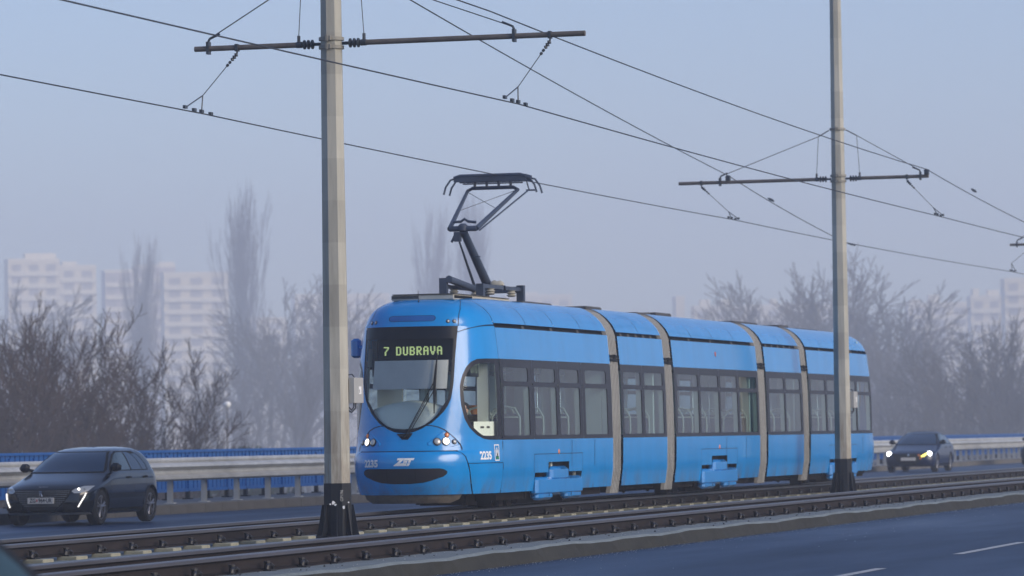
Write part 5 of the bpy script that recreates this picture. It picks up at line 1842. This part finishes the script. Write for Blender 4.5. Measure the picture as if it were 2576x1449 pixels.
    if plate:
        yy = p.y - .0135
        vs, fs = text_mesh(plate[0], .105, .0035)
        MB().add([(-.155 + x * .8, yy, pz + z) for x, z, _ in vs], fs).build('lettering', M['ink'], pl_)
        vs, fs = text_mesh(plate[1], .105, .0035)
        MB().add([(.085 + x * .8, yy, pz + z) for x, z, _ in vs], fs).build('lettering', M['ink'], pl_)
        MB().add([(-.085, yy, pz - .02), (-.06, yy, pz - .02), (-.06, yy, pz + .025), (-.085, yy, pz + .025)], [(0, 1, 2, 3)]).build('plate_shield', M['redink'], pl_)
        # badge: a small rampant animal in chrome strokes
        b = MB(); yb_ = p.y - .02; c = h(.595)
        for pts in ([(-.028, .035), (.0, .045), (.02, .03), (-.005, .0), (-.02, -.04)], [(-.005, .005), (.03, .0)], [(.0, .01), (.025, -.015), (.032, -.045)], [(-.03, .012), (-.005, .012)]):
            b.tube([(x, yb_, c + z) for x, z in pts], .009, 5)
        b.build('badge', M['chrome'], o)
        vs, fs = text_mesh('PEUGEOT', .035, .001, sp=1.2)
        pb2 = sh.pos(h(.715), 0, .006)
        MB().add([(x * 1.0, pb2.y, pb2.z + z * .7) for x, z, _ in vs], fs).build('bonnet_lettering', M['chrome'], o)
    else:
        b = MB(); p2 = sh.pos(h(.60), 0, .02); b.lathe(p2, (0, -1, 0), [(0, .05), (.01, .045), (.015, .01)], 10); b.build('badge', M['chrome'], o)
    # mirrors, handles, door seams
    ym = 1.50 if kind == 'hatch' else 1.88
    for sg in (1, -1):
        b = MB(); b.tube([(sg * .76, ym + .05, 1.00 * hh + mz), (sg * .86, ym, 1.02 * hh + mz)], .03, 6)
        b.tube([(sg * .82, ym - .04, 1.05 * hh + mz), (sg * .87, ym - .06, 1.055 * hh + mz), (sg * .94, ym - .05, 1.055 * hh + mz), (sg * 1.0, ym - .02, 1.045 * hh + mz)], [.05, .085, .085, .045], 10)
        mk(b, 'mirror', M['blackgloss'])
        for y in (mid - .25, (mid + .62)):
            p = sh.pos(h(.86), sh.ay(h(.86), y), .012)
            b = MB().box(sg * p.x - .012, sg * p.x + .012, y - .09, y + .09, p.z - .018, p.z + .018, bev=.005); b.build('door_handle', M['black'], o)
        for y in (fr[0][1] - .22, mid, re[0][1] - .15):
            b = MB(); zq = [.36, .5, .65, .8, .9, .98]
            l = lambda z: sh.ay(z, y - .004); r = lambda z: sh.ay(z, y + .004)
            if sg == 1: sh.patch(b, [h(q) for q in zq], l, r, 1, .002)
            else: sh.patch(b, [h(q) for q in zq], lambda z: -r(z), lambda z: -l(z), 1, .002)
            mk(b, 'door_seam', M['black'])
    b = MB()
    for sg in (1, -1):
        b = MB()
        zq = [.235, .26, .29]
        l = lambda z: sh.ay(z, yaf + .45); r = lambda z: sh.ay(z, yar - .45)
        if sg == 1: sh.patch(b, zq, l, r, 10, .008)
        else: sh.patch(b, zq, lambda z: -r(z), lambda z: -l(z), 10, .008)
        mk(b, 'sill', M['black'])
    return o

car1 = make_car('charcoal hatchback with slanted white running lights and white number plate', P(28.28, 68.85, DROP), 'carpaint', plate=('ZG', '964·UR'))
car1.scale = (.95, .95, .95)
car2 = make_car('dark blue car with bright headlights behind the tram rear', P(27.6, 146.6, DROP), 'carpaint2', 'sedan', H=1.42, lights='beam', detail=False)
car3 = make_car('dark car just entering at the right edge of the far road', P(27.0, 172.4, DROP), 'carpaint3', 'sedan', H=1.42, lights='off', detail=False)
car4 = make_car('dark car close by on the near road, only its windscreen pillar showing', P(7.0, 16.75, DROP), 'carpaint3', 'hatch', H=1.45, rz=math.pi, lights='off', detail=False, mz=-.14)
# ================================================================ TREES
GND = -8.9
class TreeGen:
    def __init__(s, seed):
        s.r = random.Random(seed)
        s.segs = {0: ([], []), 1: ([], [])}       # 0: trunk and limbs, 1: twigs
    def seg(s, layer, p0, p1, r0, r1, n):
        V_, F_ = s.segs[layer]
        d = (p1 - p0).normalized()
        a = Vector((0, 0, 1)) if abs(d.z) < .9 else Vector((1, 0, 0))
        e1 = d.cross(a).normalized(); e2 = d.cross(e1)
        base = len(V_)
        for p, r in ((p0, r0), (p1, r1)):
            for k in range(n):
                t = 2 * math.pi * k / n
                V_.append(tuple(p + (e1 * math.cos(t) + e2 * math.sin(t)) * r))
        for k in range(n):
            q = (k + 1) % n
            F_.append((base + k, base + q, base + n + q, base + n + k))
    def branch(s, p, d, L_, r, lvl, maxl, up, spread, kids_, wob=.18, rmin=.008):
        n = 3 if lvl < maxl else 2
        layer = 0 if lvl <= 1 else 1
        r1 = r
        pts = [p]
        for i in range(n):
            d = (d + Vector((s.r.gauss(0, wob), s.r.gauss(0, wob), s.r.gauss(0, wob * .6) + up))).normalized()
            q = p + d * (L_ / n)
            r2 = max(r1 * .80, rmin)
            s.seg(layer, p, q, r1, r2, 6 if lvl == 0 else (4 if lvl == 1 else 3))
            p, r1 = q, r2
            pts.append((p.copy(), d.copy(), r1))
        if lvl >= maxl: return
        k = kids_[min(lvl, len(kids_) - 1)]
        for j in range(k):
            t = (j + .5 + s.r.uniform(-.3, .3)) / k
            i = min(n, max(1, 1 + int(t * n)))
            pp, dd, rr = pts[i]
            q = pp - dd * (L_ / n) * s.r.random() * .8
            az = s.r.uniform(0, 2 * math.pi); sp = s.r.uniform(spread * .6, spread * 1.3)
            a = Vector((0, 0, 1)) if abs(dd.z) < .9 else Vector((1, 0, 0))
            e1 = dd.cross(a).normalized(); e2 = dd.cross(e1)
            nd = (dd * math.cos(sp) + (e1 * math.cos(az) + e2 * math.sin(az)) * math.sin(sp)).normalized()
            s.branch(q, nd, L_ * s.r.uniform(.48, .72), max(rr * .5, rmin), lvl + 1, maxl, up, spread, kids_, wob, rmin)
        # leader goes on
        pp, dd, rr = pts[-1]
        s.branch(pp, dd, L_ * .62, max(rr * .9, rmin), lvl + 1, maxl, up, spread, kids_, wob, rmin)
def tree_mesh(seed, H, kind='broad', maxl=5, rmin=.012):
    g_ = TreeGen(seed)
    if kind == 'broad':
        g_.branch(Vector((0, 0, 0)), Vector((0, 0, 1)), H * .36, H * .017, 0, maxl, .09, .55, (4, 4, 3, 3, 3, 3), .12, rmin)
    elif kind == 'multi':
        for k in range(4):
            a = k * 1.6 + g_.r.uniform(-.4, .4)
            g_.branch(Vector((math.cos(a) * .3, math.sin(a) * .3, 0)), Vector((math.cos(a) * .42, math.sin(a) * .42, 1)).normalized(), H * .36, H * .012, 0, maxl, .07, .55, (3, 3, 3, 3, 3, 3), .12, rmin)
    elif kind == 'round':
        for k in range(5):
            a = k * 1.3
            g_.branch(Vector((0, 0, H * .14)), Vector((math.cos(a) * .6, math.sin(a) * .6, 1)).normalized(), H * .27, H * .012, 1, maxl, .03, .62, (5, 5, 4, 4, 3), .10, rmin)
        g_.seg(0, Vector((0, 0, 0)), Vector((0, 0, H * .15)), H * .025, H * .02, 6)
    elif kind == 'poplar':
        # several nearly upright leaders with short steep twigs
        for k in range(4):
            a = k * 1.6
            d0 = Vector((math.cos(a) * .07, math.sin(a) * .07, 1)).normalized() if k else Vector((0, 0, 1))
            g_.branch(Vector((0, 0, H * .05 * k)), d0, H * .34 * (1 - .07 * k), H * .009, 0, maxl, .14, .26, (5, 4, 3, 3), .06, rmin)
    out = []
    for l in (0, 1):
        V_, F_ = g_.segs[l]
        out.append((V_, F_))
    # normalise the height
    top = max(v[2] for V_, F_ in out for v in V_)
    k = H / top
    res = []
    for (V_, F_), nm in zip(out, ('trunk', 'crown')):
        me = bpy.data.meshes.new(nm)
        A_ = np.array(V_, dtype=np.float64) * k
        me.from_pydata(A_.tolist(), [], F_)
        res.append(me)
    return res
def plant(name, meshes, mats, loc, sc, rz, label, cat='tree', group=None):
    o = empty(name, loc, rz)
    tag(o, label, cat, group)
    for me, mt, nm in zip(meshes, mats, ('trunk', 'crown')):
        if not me.materials: me.materials.append(mt)
        c = bpy.data.objects.new(nm, me); col.objects.link(c); c.parent = o
        c.scale = sc if isinstance(sc, tuple) else (sc, sc, sc)
    return o
def at(px, dist): 
    x, y = spot((px - 1288) / 10.6695, dist)
    return (x, y, GND)
Tb = [tree_mesh(11, 15, 'broad', 6, .0098), tree_mesh(12, 15, 'broad', 6, .0098), tree_mesh(13, 15, 'multi', 6, .0098)]
Tp = [tree_mesh(21, 30, 'poplar', 4, .022), tree_mesh(22, 30, 'poplar', 4, .022)]
Tf = [tree_mesh(31, 16, 'broad', 4, .026), tree_mesh(32, 16, 'multi', 4, .026), tree_mesh(33, 16, 'broad', 4, .026)]
TR = (M['bark'], M['twig'])
# near left group: (bearing px, distance, mesh, height, turn, label)
for px, d, k, H, rz, lab in (
    (175, 205, 0, 16.2, .4, 'bare brown tree with the tallest crown above the roof of the charcoal car'),
    (285, 215, 2, 14.2, 2.1, 'bare multi-stemmed tree leaning right, between the charcoal car and the misty poplar'),
    (25, 200, 1, 15.0, 3.3, 'bare dark tree at the left edge above the crash barrier'),
    (-60, 190, 2, 14.5, 1.2, 'bare tree cut off by the left edge of the photo'),
    
    (-130, 225, 1, 14.2, .2, 'smaller bare tree beyond the left edge')):
    me = Tb[k]; s_ = H / 15
    plant('bare_tree', me, TR, at(px, d), (s_ * 1.2, s_ * 1.2, s_ * 1.06), rz, lab, group='bare trees beyond the left railing')
FR = (M['bark'], M['bark'])
Tf.append(tree_mesh(41, 16, 'round', 5, .022))
for px, d, k, H, w, lab in (
    (605, 1250, 0, 85, .66, 'very tall misty poplar standing between the left trees and the first pole'),
    (355, 1250, 1, 69.5, .66, 'misty poplar in front of the pale flats on the left'),
    (1090, 1500, 1, 91, .6, 'faint poplar left of the pantograph'),
    (1185, 1500, 0, 97, .6, 'faint poplar right behind the pantograph')):
    s_ = H / 30
    plant('poplar', Tp[k], FR, at(px, d), (s_ * w, s_ * w, s_), px, lab, group='misty poplars')
far_list = [
    (-10, 420, 3, 27, 'pale misty tree at the left edge behind the brown trees'),
    (765, 430, 3, 26.5, 'misty tree rising just left of the first pole'), (690, 400, 1, 21, 'misty tree between the tall poplar and the first pole'),
    (860, 470, 0, 25, 'misty tree half hidden right of the first pole'), (560, 380, 1, 17.5, 'low misty tree at the foot of the tall poplar'),
    (480, 400, 2, 17, 'low misty tree right of the brown trees'), (630, 330, 2, 14.5, 'low tree with pale branches above the blue railing'),
    (740, 320, 0, 16, 'tree with a pale forked trunk beside the first pole'), (800, 380, 1, 21, 'misty tree tucked behind the first pole'),
    (2040, 400, 3, 27, 'broad misty tree above the rear of the tram'), (1930, 430, 1, 24, 'misty tree left of the broad one above the tram roof'),
    (2165, 380, 3, 24.5, 'misty tree just right of the second pole'), (1800, 460, 2, 21, 'low misty tree above the middle of the tram roof'),
    (2250, 320, 0, 18.5, 'bare tree above the oncoming blue car'), (2330, 330, 1, 17, 'bare tree right of the oncoming blue car'), (2400, 300, 2, 17.5, 'bare tree in front of the pale flats on the right'),
    (2480, 270, 3, 18.6, 'tallest bare tree near the right edge'), (2550, 260, 1, 17.4, 'bare tree cut by the right edge'), (2620, 270, 2, 18, 'bare tree mostly beyond the right edge'),
    (2290, 270, 2, 14, 'low bare tree behind the barrier at right'), (2370, 255, 0, 14, 'low bare tree behind the pair of right-hand trees'), (2440, 250, 1, 14.5, 'low bare tree above the posts of the crash barrier'),
    (2520, 240, 2, 14, 'low bare tree at the end of the barrier'), (2230, 300, 1, 15.5, 'low bare tree right behind the tram tail')]
for i, (px, d, k, H, lab) in enumerate(far_list):
    f_ = 2.1 if px < 2200 else 2.1
    H = (H - 10.3) * f_ * (1.0 if px < 2200 else .84) + 10.3; d = d * f_
    s_ = H / 16
    plant('bare_tree', Tf[k] if i != 100 else Tf[0], FR, at(px, d), (s_ * (1.15 if k == 3 else .95), s_ * (1.15 if k == 3 else .95), s_), i * 1.7, lab, group='misty bare trees')
# far-off scrub that reads as one mass
def scrub(name, spots_, mat, label, seed):
    r_ = random.Random(seed)
    V_, F_ = [], []
    for (px, d, w, H, n) in spots_:
        cx, cyy, _ = at(px, d)
        for i in range(n):
            x = cx + r_.gauss(0, w * .45); y = cyy + r_.gauss(0, w * .45)
            h_ = H * r_.uniform(.45, 1.0)
            base = Vector((x, y, GND)); dd = Vector((r_.gauss(0, .16), r_.gauss(0, .16), 1)).normalized()
            p = base; rr = .05
            for k in range(4):
                q = p + dd * h_ / 4
                dd = (dd + Vector((r_.gauss(0, .15), r_.gauss(0, .15), .05))).normalized()
                for j in range(4):
                    a = r_.uniform(0, 6.28)
                    t = (q - p) * r_.random() + p
                    e = t + Vector((math.cos(a) * .8, math.sin(a) * .8, r_.uniform(.5, 1.3))) * r_.uniform(.5, 1.3) * (h_ / 10 + .3)
                    s0 = len(V_); wv = Vector((math.sin(a), -math.cos(a), 0)) * .03
                    V_ += [tuple(t - wv), tuple(t + wv), tuple(e)]; F_.append((s0, s0 + 1, s0 + 2))
                s0 = len(V_); w1 = Vector((rr, 0, 0)); w2 = Vector((0, rr, 0))
                V_ += [tuple(p - w1), tuple(p + w1), tuple(q + w1 * .7), tuple(q - w1 * .7), tuple(p - w2), tuple(p + w2), tuple(q + w2 * .7), tuple(q - w2 * .7)]
                F_.extend([(s0, s0 + 1, s0 + 2, s0 + 3), (s0 + 4, s0 + 5, s0 + 6, s0 + 7)])
                p = q; rr *= .75
    me = bpy.data.meshes.new(name); me.from_pydata(V_, [], F_); me.materials.append(mat)
    o = bpy.data.objects.new(name, me); col.objects.link(o)
    tag(o, label, 'scrub', kind='stuff')
scrub('undergrowth', [(px, 420, 26, 8.5, 45) for px in range(-40, 900, 60)] + [(px, 900, 40, 17, 60) for px in range(420, 900, 60)], M['bark'], 'misty bare scrub filling the river bank left of the tram', 5)
scrub('thicket', [(px, 520, 28, 13, 75) for px in range(2180, 2660, 45)] + [(px, 850, 36, 19, 60) for px in range(1650, 2660, 70)], M['bark'], 'dense bare thicket behind the barrier at right and above the tram roof', 6)
# evergreen bush
b = MB()
r_ = random.Random(9)
for i in range(2600):
    t = r_.uniform(0, 6.28); v = r_.random() ** .5
    h_ = r_.random()
    rad = 5.2 * math.sqrt(max(0, 1 - (h_ * .95) ** 2)) * (.75 + .25 * math.sin(3 * t + 4 * h_))
    c = Vector((math.cos(t) * rad * v, math.sin(t) * rad * v, h_ * 9.0))
    s_ = r_.uniform(.2, .5)
    a, e = Vector((r_.gauss(0, 1), r_.gauss(0, 1), r_.gauss(0, 1))).normalized() * s_, Vector((r_.gauss(0, 1), r_.gauss(0, 1), r_.gauss(0, 1))).normalized() * s_
    b.add([c - a, c + e, c + a], [(0, 1, 2)])
ev = empty('evergreen_bush', at(612, 260)); tag(ev, 'dark rounded evergreen bush above the blue railing, left of the first pole', 'bush')
b.build('foliage', M['ever'], ev)
b = MB(); b.tube([(0, 0, 0), (0, 0, 6)], .2, 6, r2=.08); b.build('trunk', M['bark'], ev)
# park lamp with a white globe
lp = at(567, 330); H_ = 1.45 + (1079 - 1017) * 330 / 10670 + 8.9
ll = empty('park_lamp', lp); tag(ll, 'park lamp with a round white globe among the scrub, left of the pole', 'lamp')
b = MB(); b.tube([(0, 0, 0), (0, 0, H_ - .2)], .05, 8); b.build('lamp_post', M['bark'], ll)
b = MB(); b.lathe((0, 0, H_ - .26), (0, 0, 1), [(0, .08), (.05, .19), (.13, .26), (.26, .29), (.39, .26), (.47, .17), (.52, .01)], 16); b.build('globe', M['white'], ll, smooth=True)

# ================================================================ FAR APARTMENT BLOCKS
wm = {}
def block(px0, px1, ytop, dist, label, mat='wall_a', depth=14, floors=True, pent=None, base=GND):
    fh = 2.9 * dist / 1000 * 1.75; dist *= 1.75
    k = dist / 10669.5
    w = (px1 - px0) * k
    x, y, _ = at((px0 + px1) / 2, dist)
    yh = 1068 - .01524 * ((px0 + px1) / 2 - 1288)
    top = 1.45 + (yh - ytop) * k
    o = empty('apartment_block', (x, y, GND), R(YAW) - ((px0 + px1) / 2 - 1288) / 10669.5 + .12)
    tag(o, label, 'building', 'pale apartment blocks in the haze')
    H = top - GND
    w2 = w / 2
    MB().box(-w2, w2, 0, depth, 0, H).build('wall', M[mat], o)
    MB().box(-w2 - .15, w2 + .15, -.15, depth + .15, H - .9, H + .35).build('parapet', M['wall_w'], o)
    if pent:
        for a, c, hh_ in pent:
            MB().box(-w2 + w * a, -w2 + w * c, 3, depth - 3, H + .35, H + hh_).build('roof_house', M['wall_w'], o)
    if floors:
        nf = int((H - 1.5) / fh); nb = max(2, int(w / (fh * 1.35))); bw = w / nb
        if ('w', round(bw, 2)) not in wm:
            wm[('w', round(bw, 2))] = MB().box(-bw * .28, bw * .28, -.06, .05, 0, 2.8).mesh('window', M['pane'])
        me = wm[('w', round(bw, 2))]
        lowest = max(0, int((4.0 - GND) / 2.9))
        for f in range(nf):
            z = H - 1.4 - fh * (f + 1) + .9 * fh / 2.9
            if z < 14: break
            MB().box(-w2 - .01, w2 + .01, -1.2, -.002, z - .40 * fh, z - .04 * fh).build('balcony', M['wall_w'], o)
            for q in range(nb):
                link_mesh('window', me, o, (-w2 + (q + .5) * bw, 0, z))
    return o
block(20, 150, 652, 1000, 'pale flats at the left edge with roof huts, half hidden by branches', pent=[(.35, .95, 2.6)])
block(150, 242, 668, 1040, 'pale flats with a bright upper storey, second from the left', mat='wall_a', pent=[(.1, .5, 1.8)])
block(264, 338, 680, 1060, 'narrow pinkish flats left of the misty poplar', mat='wall_b')
block(340, 442, 668, 1080, 'flats with a bright rooftop right behind the misty poplar', mat='wall_b', pent=[(.6, 1.0, 1.8)])
block(412, 575, 686, 980, 'wide cream flats between the two misty poplars')
block(600, 720, 800, 1050, 'low cream house row behind the scrub left of the first pole', floors=True)
block(740, 980, 740, 1150, 'pale flats showing on both sides of the first pole')
block(1270, 1440, 742, 1150, 'pale flats just above the tram roof right of the pantograph', mat='wall_a', pent=[(.3, .5, 1.5)])
block(1700, 1722, 746, 1050, 'small bright tower above the tram roof', floors=False)
block(1745, 2100, 768, 1050, 'long pale flats behind the tree above the tram roof', pent=[(.05, .12, 3), (.2, .28, 3.2), (.55, .6, 3)])
block(2285, 2440, 762, 1000, 'cream flats with stair towers right of the second pole', pent=[(.35, .52, 3.6), (.05, .2, 1.6)])
block(2442, 2520, 745, 960, 'cream flats with two roof towers near the right edge', pent=[(.1, .3, 3.2), (.6, .95, 2.6)])
block(2528, 2700, 700, 900, 'tallest pale flats cut by the right edge', mat='wall_a')

# ================================================================ HAZE
hz_ = MB().box(-1560, 960, -270, 2290, -11.0, 120.0)
hm = bpy.data.materials.new('haze_air'); hm.use_nodes = True
nt = hm.node_tree; nt.nodes.clear()
ho = nt.nodes.new('ShaderNodeOutputMaterial'); hv = nt.nodes.new('ShaderNodeVolumePrincipled')
hv.inputs['Color'].default_value = (0.82, 0.875, 1.0, 1)
hv.inputs['Density'].default_value = 0.00092
hv.inputs['Anisotropy'].default_value = 0.0
nt.links.new(hv.outputs[0], ho.inputs['Volume'])
hob = hz_.build('haze', hm); tag(hob, 'pale blue winter haze over the whole place', 'haze', kind='stuff')
hob.visible_shadow = True
